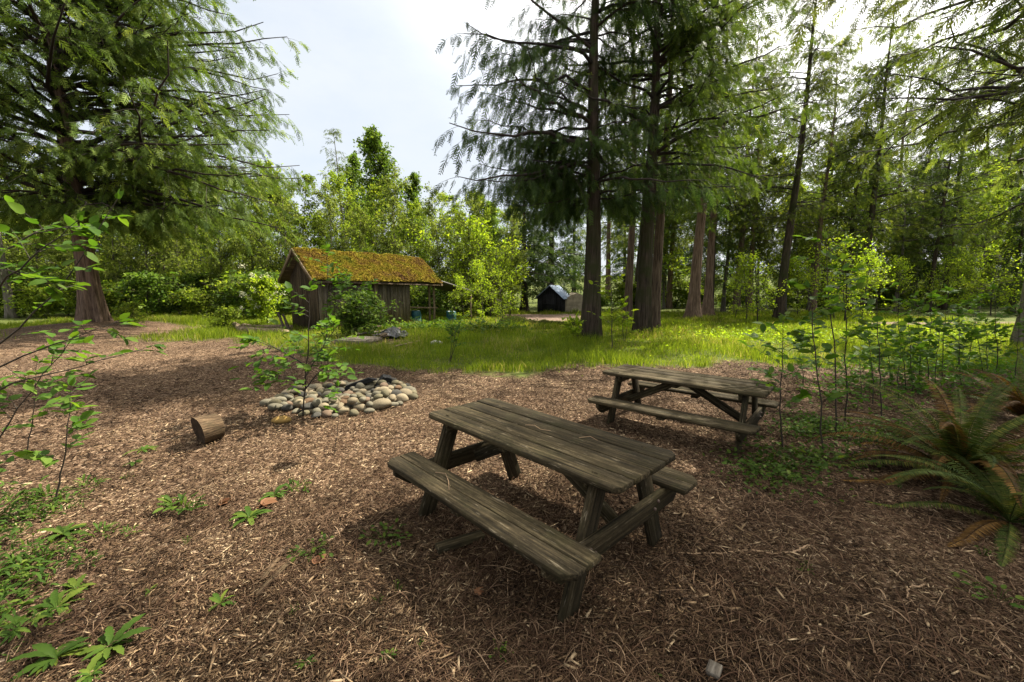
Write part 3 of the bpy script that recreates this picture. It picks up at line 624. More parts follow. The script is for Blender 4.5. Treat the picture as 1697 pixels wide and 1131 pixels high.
# local: x along front wall, y away (towards the back wall); front wall y=0
SL, SW, EH, PH = 4.35, 2.75, 2.28, 3.30
def plank_wall(x0, x1, top, mat, name, flip=None, bw=.2):
    mb = MB(); x = x0
    while x < x1 - .02:
        w = min(bw * random.uniform(.8, 1.25), x1 - x); xa, xb = x + .004, x + w - .004
        th = .022 + random.uniform(-.006, .006); lo = random.uniform(-.06, .03)
        ya, yb = top(xa), top(xb)
        o = [(xa, lo), (xb, lo), (xb, yb), (xa, ya)]
        board(mb, o, 0, th, flip, 1); x += w
    return mb.build(name, mat, shed)
FR = Matrix(((1, 0, 0, 0), (0, 0, -1, 0), (0, 1, 0, 0), (0, 0, 0, 1)))              # outline x,y -> x,z ; thickness towards -y
plank_wall(0, SL, lambda x: EH + .12, M['plank'], 'front_wall', FR)
plank_wall(0, SL, lambda x: EH + .12, M['plank_dark'], 'back_wall', Matrix.Translation((0, SW, 0)) @ FR)
gt = lambda y: EH + (PH - EH) * (1 - abs(y - SW / 2) / (SW / 2)) - .06
GL = Matrix(((0, 0, -1, 0), (1, 0, 0, 0), (0, 1, 0, 0), (0, 0, 0, 1)))
plank_wall(.03, SW, gt, M['plank_dark'], 'gable_wall', GL, .17)
plank_wall(.03, SW, gt, M['plank_dark'], 'end_wall', Matrix.Translation((SL, 0, 0)) @ GL, .17)
bt = MB()
for xx in (1.9, 2.45): board(bt, rect(xx, xx + .12, .05, EH), .03, .055, FR, 1)
bt.build('batten', M['beam'], shed)
dk = MB(); board(dk, rect(3.05, 3.3, .45, .95), .031, .04, FR, 1); dk.build('hatch', M['plank_dark'], shed)
# roof
RX0, RX1 = -.35, SL + 1.75; OV = .34; sl = (PH - EH) / (SW / 2)
nu, nv = 150, 60; u = np.linspace(RX0, RX1, nu); vv = np.linspace(-OV, SW / 2, nv)
U, VV = np.meshgrid(u, vv); Zr = EH + VV * sl + .15 - .05 * np.sin((U - RX0) / (RX1 - RX0) * math.pi) - .10 * np.clip((U - SL) / 1.75, 0, 1)
def lump(U, W, sd): return (fbm(U * 2.2, W * 2.2, sd) - .47) * .10 + (fbm(U * 8, W * 8, sd + 1) - .47) * .06
edge = np.minimum(np.minimum(U - RX0, RX1 - U), VV + OV); rnde = -.07 * np.exp(-np.clip(edge, 0, 9) / .06)
TOP = np.stack([U + (fbm(U * 6, VV * 6, 80) - .47) * .10 * (edge < .05), VV - (fbm(U * 5, VV * 0, 81) - .47) * .14 * (VV < -OV + .02), Zr + lump(U, VV, 70) + rnde + .03], -1)
i, j = np.meshgrid(np.arange(nv - 1), np.arange(nu - 1), indexing='ij')
FQ = np.stack([i * nu + j, i * nu + j + 1, (i + 1) * nu + j + 1, (i + 1) * nu + j], -1).reshape(-1, 4)
mr = MB(); mr.add(TOP, FQ, .5); BK = TOP.copy(); BK[..., 1] = SW - BK[..., 1]; mr.add(BK, FQ[:, ::-1], .5)
q = np.random.default_rng(5); n = 26000; uu = q.uniform(RX0, RX1, n); ww = -OV + (SW / 2 + OV) * q.random(n); iu = np.clip(((uu - RX0) / (RX1 - RX0) * (nu - 1)).astype(int), 0, nu - 1); iv = np.clip(((ww + OV) / (SW / 2 + OV) * (nv - 1)).astype(int), 0, nv - 1)
pp = TOP[iv, iu] + q.normal(0, .02, (n, 3)) * [1, 1, .3]; bake(mr, *TET, pp, frames(q.normal(0, 1, (n, 3)) * [1, 1, .5], nrm(q.normal(0, .4, (n, 3)) + [0, 0, 1])), np.stack([q.uniform(.03, .09, n), q.uniform(.02, .05, n), q.uniform(.02, .065, n)], -1), q.random(n))
roof = MB()
for s in (0, 1):
    o = []
    V = np.array([[RX0, -OV, EH - OV * sl], [RX1, -OV, EH - OV * sl - .10], [RX1, SW / 2, PH - .10], [RX0, SW / 2, PH]]); V2 = V - [0, 0, .05]
    if s: V[:, 1] = SW - V[:, 1]; V2[:, 1] = SW - V2[:, 1]
    roof.add(np.concatenate([V, V2]), [np.array([[0, 1, 2, 3], [7, 6, 5, 4], [0, 4, 5, 1], [1, 5, 6, 2], [3, 2, 6, 7], [0, 3, 7, 4]])], .4, 0, np.concatenate([V, V2]))
rf = roof.build('roof', M['plank_dark'], shed); mr.build('moss', M['moss'], rf)
bb = MB()
for y0, y1 in ((-OV - .02, SW / 2), (SW + OV + .02, SW / 2)):
    a = Vector((RX0 - .03, y0, EH - OV * sl + .03)); b = Vector((RX0 - .03, y1, PH + .05)); d = (b - a).normalized(); sx = Vector((1, 0, 0)); sy = sx.cross(d)
    board(bb, rect(0, (b - a).length, -.07, .07), -.014, .014, Matrix(((d.x, sy.x, sx.x, a.x), (d.y, sy.y, sx.y, a.y), (d.z, sy.z, sx.z, a.z), (0, 0, 0, 1))))
bb.build('barge_board', M['beam'], rf)
def pole(parent, name, a, b, r, mat, sides=8):
    a, b = np.array(a, float), np.array(b, float); t = np.linspace(0, 1, 6)[:, None]; P = a + (b - a) * t + rng.normal(0, r * .12, (6, 3))
    mb = MB(); tubes(mb, P, np.full(6, r) * (1 + rng.normal(0, .06, 6)), sides, .5, 0, True); mb.g = [np.stack([np.linalg.norm(mb.v[0] - a, axis=1), mb.v[0][:, 0], mb.v[0][:, 1]], -1)]
    return mb.build(name, mat, parent, smooth=True)
for (x_, y_, h_) in ((SL + 1.5, .1, 2.1), (SL + 1.55, .55, 2.2), (SL + 1.55, SW - .1, 2.1)): pole(shed, 'post', (x_, y_, -.1), (x_, y_, h_ + .05), .055, M['beam'])
pole(shed, 'rail', (SL, .15, .85), (SL + 1.7, .1, .78), .04, M['beam'])
pole(shed, 'eave_beam', (SL - .1, .0, EH - .08), (SL + 1.8, 0, EH - .2), .06, M['beam'])
pole(shed, 'rafter', (SL + .1, .05, EH - .02), (SL + 1.2, SW / 2, PH - .2), .035, M['beam'])
lt = MB(); XA, XB = SL + 1.72, SL + 4.0
nx_ = 40; ux = np.linspace(-.25, SW * .8, nx_); wav = .018 * np.sin(np.arange(nx_) * math.pi)
for dz, fl in ((.0, 1), (-.03, -1)):
    V = np.concatenate([np.stack([np.full(nx_, XA), ux, 2.16 + wav + dz], -1), np.stack([np.full(nx_, XB), ux, 1.62 + wav + dz], -1)]); k_ = np.arange(nx_ - 1)
    lt.add(V, np.stack([k_, nx_ + k_, nx_ + k_ + 1, k_ + 1][::fl], -1), .4)
k0 = 0; V = np.array([[XA, -.25, 2.16], [XB, -.25, 1.62], [XB, -.25, 1.55], [XA, -.25, 2.09]]); lt.add(np.concatenate([V, V + [0, .05, 0]]), [np.array([[0, 1, 2, 3], [7, 6, 5, 4], [0, 4, 5, 1], [1, 5, 6, 2], [2, 6, 7, 3]])], .1)
lt.build('lean_to_roof', M['rooftin'], shed)
pole(shed, 'post', (XB - .15, -.1, -.1), (XB - .15, -.1, 1.6), .045, M['beam'])

# barrels
M['teal'] = rnd_mat('teal_plastic', [(0, (.008, .045, .055)), (1, (.012, .07, .08))], .5, .3)
M['paint_white'] = rnd_mat('white_plastic', [(0, (.55, .56, .54)), (1, (.7, .7, .68))], .5, .4)
def barrel(px, py, h, r, label):
    p = G(px, py); b = empty('plastic_barrel', p, label, 'barrel', 'teal plastic barrels by the lean-to')
    mb = MB(); lathe(mb, [(0, 0), (r * .93, 0), (r * .97, .03), (r, .2 * h), (r * 1.05, .3 * h), (r, .34 * h), (r, .62 * h), (r * 1.05, .66 * h), (r, .72 * h), (r * .95, .96 * h), (r * .9, h), (r * .8, h - .02), (0, h - .02)]); mb.build('drum', M['teal'], b, smooth=True)
    for s in (-1, 1):
        c = MB(); lathe(c, [(0, .03), (.035, .03), (.035, 0), (.04, 0)][::-1], 10); o = c.build('bung', M['paint_white'], b); o.location = (s * r * .5, 0, h - .02)
barrel(690, 538, .68, .24, 'teal plastic barrel just right of the shed front wall')
barrel(748, 536, .62, .25, 'dark teal barrel among green saplings under the lean-to end')

# debris in front of the shed
M['greyboard'] = wood_mat('grey_scrap_board', (.06, .05, .04), (.17, .145, .115), (.30, .27, .22), (.10, .085, .05), .25, .8)
def lying_board(name, pa, pb, w, th, mat, label, cat, lift=.0, group=None, tilt=0):
    a, b = np.array(pa, float), np.array(pb, float); a[2] += lift; b[2] += lift; d = Vector(b - a).normalized(); sy = Vector((0, 0, 1)).cross(d).normalized(); sx = d.cross(sy)
    sy, sx = sy * math.cos(tilt) + sx * math.sin(tilt), sx * math.cos(tilt) - sy * math.sin(tilt)
    Mx = Matrix(((d.x, sy.x, sx.x, a[0]), (d.y, sy.y, sx.y, a[1]), (d.z, sy.z, sx.z, a[2]), (0, 0, 0, 1)))
    mb = MB(); board(mb, rect(0, float(np.linalg.norm(b - a)), -w / 2, w / 2), 0, th, Mx); o = mb.build(name, mat, None, bevel=.004); return tag(o, label, cat, group)
p0, p1 = G(556, 570), G(607, 573)
pal_ = empty('plank_panel', (p0 + p1) / 2 + [0, 0, .04], 'grey plank panel lying flat in front of the shed wall', 'panel', None, math.atan2(p1[1] - p0[1], p1[0] - p0[0]) + .05)
mb = MB(); w_ = float(np.linalg.norm(p1 - p0)); 
for k in range(7): board(mb, rect(-w_ / 2, w_ / 2, k * .145, k * .145 + .138), .09, .112)
mb.build('planking', M['greyboard'], pal_, bevel=.003)
mb = MB(); board(mb, rect(-w_ / 2, w_ / 2, -.03, -.002), -.03, .112); mb.build('front_batten', M['greyboard'], pal_)
mb = MB(); board(mb, rect(w_ / 2 + .002, w_ / 2 + .05, -.03, 1.0), -.03, .118, None, 1); mb.build('end_batten', M['greyboard'], pal_)
sc_ = [((608, 570), (648, 561), .06, .1), ((612, 574), (672, 571), .07, .02), ((600, 556), (640, 548), .10, .22), ((618, 562), (668, 556), .09, .12), ((630, 566), (664, 552), .12, .18), ((590, 560), (650, 553), .1, .12)]
for k, (a, b, w, lf) in enumerate(sc_):
    pa, pb = G(*a), G(*b); lying_board('scrap_board', pa, pb, w, .035, M['greyboard'] if k % 2 else M['plank_dark'],
        ['short grey stick propped against the end of the plank panel', 'grey board at the front of the debris pile, right of the panel', 'brown board at the back of the debris, against the shed wall', 'grey board in the middle of the debris pile', 'brown board slanting across the right of the debris pile', 'long grey board behind the plank panel under the elderberry'][k], 'board', lf, 'scrap boards piled by the shed', .1 * k)
M['black'] = rnd_mat('black_sheeting', [(0, (.012, .012, .013)), (1, (.04, .04, .042))], .35, .5, 6)
p = G(652, 560); b = bmesh.new(); bmesh.ops.create_grid(b, x_segments=24, y_segments=18, size=1)
for v in b.verts: v.co.z = .30 * math.exp(-(v.co.x ** 2 + v.co.y ** 2) * 1.6) + float((fbm(np.array([v.co.x * 3 + 9]), np.array([v.co.y * 3]), 12) - .47)[0]) * .28; v.co.x *= .55; v.co.y *= .45
me = bpy.data.meshes.new('plastic_sheet'); b.to_mesh(me); b.free(); me.materials.append(M['black']); o = bpy.data.objects.new('plastic_sheet', me); COL.objects.link(o); o.location = (p[0], p[1], p[2] + .06)
tag(o, 'crumpled black plastic sheet on the debris by the shed', 'plastic sheet')
lying_board('loose_pole', G(655, 581), G(696, 571), .05, .04, M['beam'], 'thin pale pole lying in the grass right of the debris', 'pole', .1)
# logs on the left of the shed
def log(px0, py0, px1, py1, r, label, mat='beam', lift=0):
    a, b = G(px0, py0), G(px1, py1); a[2] += r * .8 + lift; b[2] += r * .8 + lift; o = pole(None, 'fallen_log', a, b, r, M[mat], 10); return tag(o, label, 'log', 'logs lying left of the shed')
log(398, 551, 476, 556, .13, 'pale log lying nearest, left of the shed gable'); log(402, 546, 484, 547, .12, 'pale log lying behind the nearest one left of the shed'); log(388, 541, 400, 552, .11, 'short log pointing towards the camera left of the long logs')
for (a, b, c, l) in (((473, 552), (461, 518), 16.6, 'left one of two dark poles propped up beside the shed gable'), ((481, 552), (469, 522), 16.9, 'right one of two dark poles propped up beside the shed gable')):
    p0 = G(*a); p1 = at(b[0], b[1], p0[1] + .7); tag(pole(None, 'propped_pole', p0, p1, .05, M['twig'], 7), l, 'pole', 'dark propped poles')
p0 = G(362, 540)
# plank under the bench and fallen branches
lying_board('short_plank', G(724, 917), G(800, 893), .075, .045, M['table'], 'short mossy plank on the chips under the near bench', 'plank', .01)
def twig(pts, r, label, lift=.012, mat='fibre', name='fallen_twig'):
    P = np.array([G(*p) for p in pts]); n = len(P) * 4; t = np.linspace(0, len(P) - 1, n); Q = np.stack([np.interp(t, np.arange(len(P)), P[:, k]) for k in range(3)], -1)
    for _ in range(2): Q[1:-1] = (Q[:-2] + Q[1:-1] * 2 + Q[2:]) / 4
    Q[:, :2] += rng.normal(0, .004, (n, 2)); Q[:, 2] = hgt(Q[:, 0], Q[:, 1]) + lift
    mb = MB(); tubes(mb, Q, r * np.linspace(1, .45, n), 6, .95, 0, True); return tag(mb.build(name, M[mat], smooth=True), label, 'twig')
twig([(1345, 908), (1330, 909), (1318, 918), (1285, 922), (1240, 914), (1190, 921), (1120, 921)], .008, 'long pale crooked twig right of the near table')
twig([(1345, 908), (1370, 930), (1385, 952)], .006, 'short pale twig branching off the long crooked twig')
twig([(1535, 972), (1508, 975), (1500, 990), (1520, 1010), (1560, 1035), (1610, 1072)], .006, 'thin grey hooked root strand near the lower right corner')
twig([(1612, 1030), (1640, 1032), (1660, 1070), (1690, 1120)], .007, 'pale twig running into the lower right corner')
twig([(1188, 812), (1196, 838), (1235, 858), (1275, 874)], .005, 'thin curved twig right of the near table end')
twig([(478, 1011), (440, 1060), (395, 1095)], .006, 'brown straight twig in front of the camera, left of centre')
twig([(842, 955), (840, 1030), (822, 1085)], .004, 'thin upright looking twig in front of the near bench')
lying_board('bark_splinter', G(425, 992), G(486, 928), .04, .015, M['log'], 'long grey wood splinter on the chips left of the near bench', 'splinter', .01)
lying_board('bark_splinter', G(433, 966), G(462, 930), .03, .015, M['log'], 'short grey wood splinter left of the long one', 'splinter', .01)
lying_board('wood_offcut', G(1180, 1128), G(1186, 1108), .06, .03, M['greyboard'], 'pale wood offcut at the bottom edge right of the middle', 'offcut', .01)

# ------------------------------------------------------------------ DARK SHED AND CANVAS TENT, far back
M['blackwood'] = wood_mat('black_stained_plank', (.008, .008, .009), (.018, .018, .02), (.035, .034, .036), (.02, .02, .018), .2, .6)
M['tin'] = rnd_mat('galvanised_sheet', [(0, (0.1870, 0.2422, 0.3366)), (1, (0.2571, 0.3315, 0.4487))], .55, .3, 2)
M['canvas'] = rnd_mat('tan_canvas', [(0, (0.2400, 0.2016, 0.1392)), (1, (0.2880, 0.2448, 0.1728))], .9, .1, 3)
p = G(891, 519); ds = empty('dark_shed', p, 'small black shed with grey metal roof far back in the clearing', 'shed', None, R(-24)); gw, gl, eh, ph = 1.84, 2.0, 1.2, 2.0
def pw(x0, x1, top, Mx, name, mat, parent, bw=.15):
    mb = MB(); x = x0
    while x < x1 - .01: w = min(bw, x1 - x); board(mb, [(x + .003, -.1), (x + w - .003, -.1), (x + w - .003, top(x + w)), (x + .003, top(x))], 0, .03, Mx, 1); x += w
    return mb.build(name, mat, parent)
tp = lambda x: eh + (ph - eh) * (1 - abs(x - gw / 2) / (gw / 2)) - .05
pw(0, gw, tp, FR, 'front_wall', M['blackwood'], ds); pw(0, gl, lambda x: eh - .02, Matrix(((0, 0, 1, gw), (1, 0, 0, 0), (0, 1, 0, 0), (0, 0, 0, 1))), 'side_wall', M['blackwood'], ds)
pw(0, gl, lambda x: eh - .02, Matrix(((0, 0, -1, 0), (1, 0, 0, 0), (0, 1, 0, 0), (0, 0, 0, 1))), 'side_wall', M['blackwood'], ds); pw(0, gw, tp, Matrix.Translation((0, gl, 0)) @ FR, 'back_wall', M['blackwood'], ds)
dr = MB(); board(dr, rect(.35, 1.35, .0, 1.35), .034, .06, FR, 1); board(dr, rect(.35, 1.35, .6, .7), .064, .08, FR); d_ = dr.build('door', M['blackwood'], ds)
rr = MB(); s = (ph - eh) / (gw / 2)
for sg in (0, 1):
    V = np.array([[-.18, -.22, eh - .18 * s], [-.18, gl + .15, eh - .18 * s], [gw / 2, gl + .15, ph], [gw / 2, -.22, ph]]); V2 = V - [0, 0, .04]
    if sg: V[:, 0] = gw - V[:, 0]; V2[:, 0] = gw - V2[:, 0]
    rr.add(np.concatenate([V, V2]), [np.array([[0, 3, 2, 1], [4, 5, 6, 7], [0, 1, 5, 4], [0, 4, 7, 3], [1, 2, 6, 5]])], .5)
rr.build('roof', M['tin'], ds)
p = G(937, 519); tn = empty('canvas_tent', p + [0, .3, 0], 'tan canvas tent beside the small black shed', 'tent', None, R(4)); tw, tl, te, tph = 1.75, 2.0, 1.0, 1.42
def sheet(V, nu, nv, sag):
    V = np.array(V, float); a, b = np.meshgrid(np.linspace(0, 1, nu), np.linspace(0, 1, nv)); a, b = a[..., None], b[..., None]
    P = V[0] * (1 - a) * (1 - b) + V[1] * a * (1 - b) + V[2] * a * b + V[3] * (1 - a) * b; nrml = np.cross(V[1] - V[0], V[3] - V[0]); nrml /= np.linalg.norm(nrml)
    P = P + nrml * ((fbm(a * 4 + V[0, 0], b * 4, 5) - .47) * .14 - sag * np.sin(a * math.pi) * np.sin(b * math.pi)) * np.sin(np.clip(a, .0, 1) * math.pi) ** .5
    i, j = np.meshgrid(np.arange(nv - 1), np.arange(nu - 1), indexing='ij'); return P.reshape(-1, 3), np.stack([i * nu + j, i * nu + j + 1, (i + 1) * nu + j + 1, (i + 1) * nu + j], -1).reshape(-1, 4)
fw = MB(); fw.add(*sheet([(0, 0, 0), (tw, 0, 0), (tw, 0, te), (0, 0, te)], 14, 10, .02)); fw.add(np.array([[0, 0, te], [tw, 0, te], [tw / 2, 0, tph]]), [np.array([[0, 1, 2]])]); fw.build('front_panel', M['canvas'], tn)
fw = MB(); fw.add(*sheet([(0, 0, te), (tw / 2, 0, tph), (tw / 2, tl, tph), (0, tl, te)], 10, 14, .05)); fw.add(*sheet([(tw / 2, 0, tph), (tw, 0, te), (tw, tl, te), (tw / 2, tl, tph)], 10, 14, .05)); fw.build('roof', M['canvas'], tn)
fw = MB(); fw.add(*sheet([(0, tl, 0), (0, 0, 0), (0, 0, te), (0, tl, te)], 10, 10, .03)); fw.build('side_panel', M['canvas'], tn)
fw = MB(); fw.add(*sheet([(tw, 0, 0), (tw, tl, 0), (tw, tl, te), (tw, 0, te)], 10, 10, .03)); fw.build('side_panel', M['canvas'], tn)

# ------------------------------------------------------------------ NEAR TREES
def foot(x, y, dz=0): return np.array([x, y, float(hgt(x, y)) + dz])
def mktree(name, px, py, label, cat='tree', group=None, d=None):
    p = G(px, py) if d is None else at(px, py, d)
    if d is not None: p[2] = float(hgt(p[0], p[1]))
    return empty(name, p, label, cat, group)
GT = 'big conifers around the clearing'
t = empty('cedar_tree', foot(*CEDAR, -.1), 'huge red-barked cedar on a mound at the left edge, nearest big tree on the left', 'tree', GT)
conifer(t, 23, .33, 4.4, 8.9, 350, 11, M['cedar'], M['bark_red'], (-.015, 0), .5, .50, 7, 15, keep=lambda P: (abs(np.arctan2(P[:, 1], P[:, 0]) + .78) > .40) | (np.arange(len(P)) % 6 == 0), sag=.36, up0=20, droop=.55, sides=26, zpow=1.25, az=lambda q, z: np.where(q.random(len(z)) < .66, q.normal(-.15, .75, len(z)), q.random(len(z)) * 6.28))
t = mktree('cedar_tree', 978, 562, 'dark cedar left of the close pair in the middle, thick straight trunk', group=GT)
conifer(t, 17, .30, 4.6, 4.8, 140, 12, M['cedar_cool'], M['bark_dark'], (.004, 0), .2, .42, 7, 16, keep=lambda P: (abs(np.arctan2(P[:, 1], P[:, 0]) + 1.76) > .55) | (np.arange(len(P)) % 5 == 0), sag=.42, up0=10, droop=1.0, zpow=1.15, taper=.5, az=lambda q, z: np.where(q.random(len(z)) < .6, q.normal(3.3, .8, len(z)), q.random(len(z)) * 6.28))
t = mktree('cedar_tree', 1064, 556, 'dark cedar right of the close pair in the middle, with fluted base', group=GT)
conifer(t, 17, .30, 5.3, 4.9, 125, 13, M['cedar'], M['bark_dark'], (.006, 0), .28, .42, 7, 15, keep=lambda P: (abs(np.arctan2(P[:, 1], P[:, 0]) + 1.85) > .5) | (np.arange(len(P)) % 4 == 0), sag=.34, up0=14, droop=.8, zpow=1.0, taper=.5, az=lambda q, z: np.where(q.random(len(z)) < .6, q.normal(-.3, .9, len(z)), q.random(len(z)) * 6.28))
# tree standing out of frame on the right whose boughs hang into the picture
t = empty('hemlock_tree', foot(8.4, 5.2), 'large hemlock just outside the right edge whose long dark boughs hang overhead', 'tree', GT)
conifer(t, 17, .30, 3.2, 5.4, 95, 14, M['hemlock'], M['bark_dark'], (0, 0), .5, .30, 5, 16, sag=.5, up0=30, droop=.55, zpow=1.0, az=lambda q, z: np.where(q.random(len(z)) < .6, q.normal(2.75, .6, len(z)), q.random(len(z)) * 6.28), keep=lambda P: (np.hypot(P[:, 0] + 8.4, P[:, 1] + 5.2) > 3.0))
rt = [  # px, py, depth, height, r, crown low, radius, branches, lean, bark, label, leaf
 (1084, 545, None, 17, .24, 4.2, 3.0, 70, (.012, 0), 'bark_cedar', 'brown-barked cedar right behind the close pair in the middle', 'cedar'),
 (1040, 533, None, 17, .22, 4.5, 2.8, 60, (0, 0), 'bark_cedar', 'slim brown cedar seen between the two dark middle cedars', 'cedar'),
 (1148, 530, None, 19, .30, 4.0, 3.2, 90, (.02, 0), 'bark_red', 'pale brown cedar with flared base, lit by sun, right of the middle pair', 'cedar'),
 (1172, 523, None, 19, .27, 4.2, 3.0, 80, (.01, 0), 'bark_red', 'brown cedar just behind the flared one, to its right', 'hemlock'),
 (1219, 518, None, 18, .24, 3.5, 3.0, 80, (.01, 0), 'bark_cedar', 'brown hemlock standing halfway between flared cedar and leaning hemlock', 'hemlock'),
 (1240, 514, None, 18, .24, 3.5, 3.0, 80, (.0, 0), 'bark_grey', 'grey hemlock left of the leaning dark hemlock', 'hemlock'),
 (1290, 528, None, 19, .25, 3.6, 3.6, 110, (.042, 0), 'bark_dark', 'slim dark hemlock leaning right, right of the middle', 'hemlock'),
 (1425, 520, None, 19, .26, 3.8, 3.8, 110, (.012, 0), 'bark_dark', 'dark hemlock behind the tallest sapling on the right', 'hemlock'),
 (1511, 512, None, 18, .17, 3.0, 3.2, 80, (.0, 0), 'bark_grey', 'slender pale-barked hemlock in the right half, behind the saplings', 'hemlock'),
 (1562, 514, None, 19, .24, 4.0, 3.6, 100, (.0, 0), 'bark_dark', 'dark hemlock behind the brown fern, right of the pale-barked one', 'hemlock'),
 (1634, 507, None, 18, .27, 3.5, 3.5, 90, (.02, 0), 'bark_dark', 'dark hemlock near the right edge, beyond the gravel track', 'hemlock'),
 (1702, 572, None, 18, .27, 3.4, 4.2, 110, (.0, 0), 'bark_grey', 'grey-brown conifer trunk cut by the right edge of the picture', 'hemlock'),
 (20, 528, None, 17, .20, 5.0, 3.0, 60, (0, 0), 'bark_grey', 'slim pale grey conifer at the far left edge behind the cedar', 'cedar'),
]
for k, (px, py, d, H, r, lo, rad, nb, lean, bk, lab, lf) in enumerate(rt):
    t = mktree('cedar_tree' if lf == 'cedar' else 'hemlock_tree', px, py, lab, 'tree', GT, d)
    conifer(t, H * (1.9 if 'right edge of the' in lab else 1.08), r, lo + 1.4, rad * (1.3 if 'right edge of the' in lab else .95), int(nb * (2.2 if 'right edge of the' in lab else .95)), 40 + k, M[lf], M[bk], lean, .7 if 'flared' in lab else .25, .36, 6, 10, FROND_S if py < 525 else FROND, sag=.3, up0=16, droop=.6, sides=14, zpow=.8 if 'right edge of the' in lab else 1.0, taper=.5)  # right-edge conifer made taller, wider and denser overhead to shade the foreground

# ------------------------------------------------------------------ WOODS: prototypes, then copies
protos = {}
def proto(key, name, fn, cat='tree'):
    e = empty(name, (0, 0, 0)); fn(e); e['category'] = cat; protos[key] = [e, False]
proto('dark0', 'dark_conifer', lambda e: conifer(e, 15, .30, 1.6, 3.0, 130, 61, M['conifer_dark'], M['bark_dark'], frond=.62, m=4, ns=8, T=FROND_S, sag=.3, up0=4, droop=.7, sides=12))
proto('dark1', 'dark_conifer', lambda e: conifer(e, 17, .32, 2.2, 3.4, 130, 62, M['conifer_dark'], M['bark_dark'], frond=.65, m=4, ns=8, T=FROND_S, sag=.36, up0=4, droop=.8, sides=12))
proto('hem0', 'hemlock_tree', lambda e: conifer(e, 18, .2, 4.0, 3.0, 105, 73, M['hemlock'], M['bark_red'], frond=.40, m=5, ns=9, T=FROND_S, sag=.28, up0=14, droop=.6, sides=10, taper=.45))
proto('hem1', 'hemlock_tree', lambda e: conifer(e, 18, .22, 5.0, 3.3, 100, 74, M['cedar'], M['bark_dark'], (.02, 0), frond=.42, m=5, ns=9, T=FROND_S, sag=.34, up0=10, droop=.7, sides=10, taper=.45))
proto('spruce', 'sparse_spruce', lambda e: conifer(e, 15, .18, 2.0, 2.1, 90, 63, M['hemlock'], M['bark_grey'], frond=.42, m=3, ns=7, T=FROND_S, sag=.1, up0=10, droop=.5, sides=10, taper=.6))
proto('poplar0', 'poplar_tree', lambda e: broadleaf(e, 15, .2, 1.6, 4.3, 110, 64, M['poplar'], M['bark_dark'], 50, .25, 11, 10, prof='cone', twl=.6))
proto('poplar1', 'poplar_tree', lambda e: broadleaf(e, 14, .18, 1.4, 3.3, 105, 65, M['poplar'], M['bark_grey'], 54, .24, 11, 10, prof='cone', twl=.6))
proto('alder0', 'alder_tree', lambda e: broadleaf(e, 10, .09, 1.4, 2.2, 54, 66, M['alder'], M['bark_grey'], 46, .17, 10, 12, prof='oval'))
proto('alder1', 'alder_tree', lambda e: broadleaf(e, 10, .08, 1.0, 2.0, 54, 67, M['alder_pale'], M['bark_grey'], 50, .165, 10, 11, prof='col'))
proto('alder2', 'alder_tree', lambda e: broadleaf(e, 9, .07, .8, 2.0, 52, 68, M['alder'], M['bark_grey'], 42, .17, 10, 12, prof='oval', lean=(.03, 0)))
proto('young0', 'young_alder', lambda e: broadleaf(e, 4.6, .035, .6, 1.35, 34, 69, M['young'], M['stem'], 34, .115, 7, 6, prof='cone', twl=.5, lean=(.04, 0)))
proto('young1', 'young_alder', lambda e: broadleaf(e, 4.2, .03, .5, 1.25, 30, 70, M['young'], M['stem'], 40, .115, 7, 6, prof='oval', twl=.5, lean=(-.03, .02)))
proto('bush0', 'leafy_shrub', lambda e: broadleaf(e, 1.9, .03, .15, .95, 40, 71, M['shrub'], M['stem'], 36, .15, 8, 8, prof='oval', twl=.4), 'shrub')
proto('bush1', 'leafy_shrub', lambda e: broadleaf(e, 1.6, .03, .1, .9, 40, 72, M['alder'], M['stem'], 40, .14, 8, 8, prof='oval', twl=.4), 'shrub')
woods = {}
def plant(key, x, y, s, rz=None, grp=None, sx=None):
    e, used = protos[key]; rz = random.uniform(0, 6.28) if rz is None else rz; p = foot(x, y, -.05)
    if not used: e.location = tuple(map(float, p)); e.rotation_euler = (0, 0, rz); e.scale = (s * (sx or 1), s * (sx or 1), s); protos[key][1] = True; o = e
    else: o = copy_thing(e, p, rz, (s * (sx or 1), s * (sx or 1), s))
    if grp: o['group'] = grp; woods.setdefault(grp, []).append(o)
    return o
def plant_px(key, px, d, hpx, grp=None, sx=None, label=None):
    """hpx = pixel row of the top"""
    p = at(px, hpx, d); e = protos[key][0]; H0 = {'dark0': 15, 'dark1': 17, 'hem0': 18, 'hem1': 18, 'spruce': 15, 'poplar0': 15, 'poplar1': 14, 'alder0': 10, 'alder1': 10, 'alder2': 9, 'young0': 4.6, 'young1': 4.2, 'bush0': 2.3, 'bush1': 2.0}[key]
    o = plant(key, p[0], d, (p[2] - float(hgt(p[0], d))) / H0, None, grp, sx)
    if label: tag(o, label, 'shrub' if 'bush' in key else 'tree')
    return o
# landmark trees against the sky
plant_px('spruce', 556, 40, 212, sx=1.0, label='sparse pointed spruce against the sky, left of the tall poplar')
plant_px('poplar0', 624, 38, 224, sx=1.0, label='tallest green poplar against the sky, above the mossy shed')
plant_px('poplar1', 684, 40, 292, sx=1.0, label='narrow poplar against the sky, right of the tallest one')
plant_px('poplar1', 588, 42, 262, sx=.95, label='olive poplar between the sparse spruce and the tallest poplar')
plant_px('dark1', 870, 31, 250, sx=1.25, label='wide dark conifer directly behind the small black shed')
plant_px('dark0', 915, 36, 210, sx=1.2, label='dark conifer right behind the small black shed, to its right')
plant_px('poplar1', 818, 55, 345, sx=1.1, label='small far poplar at the right end of the sky gap')
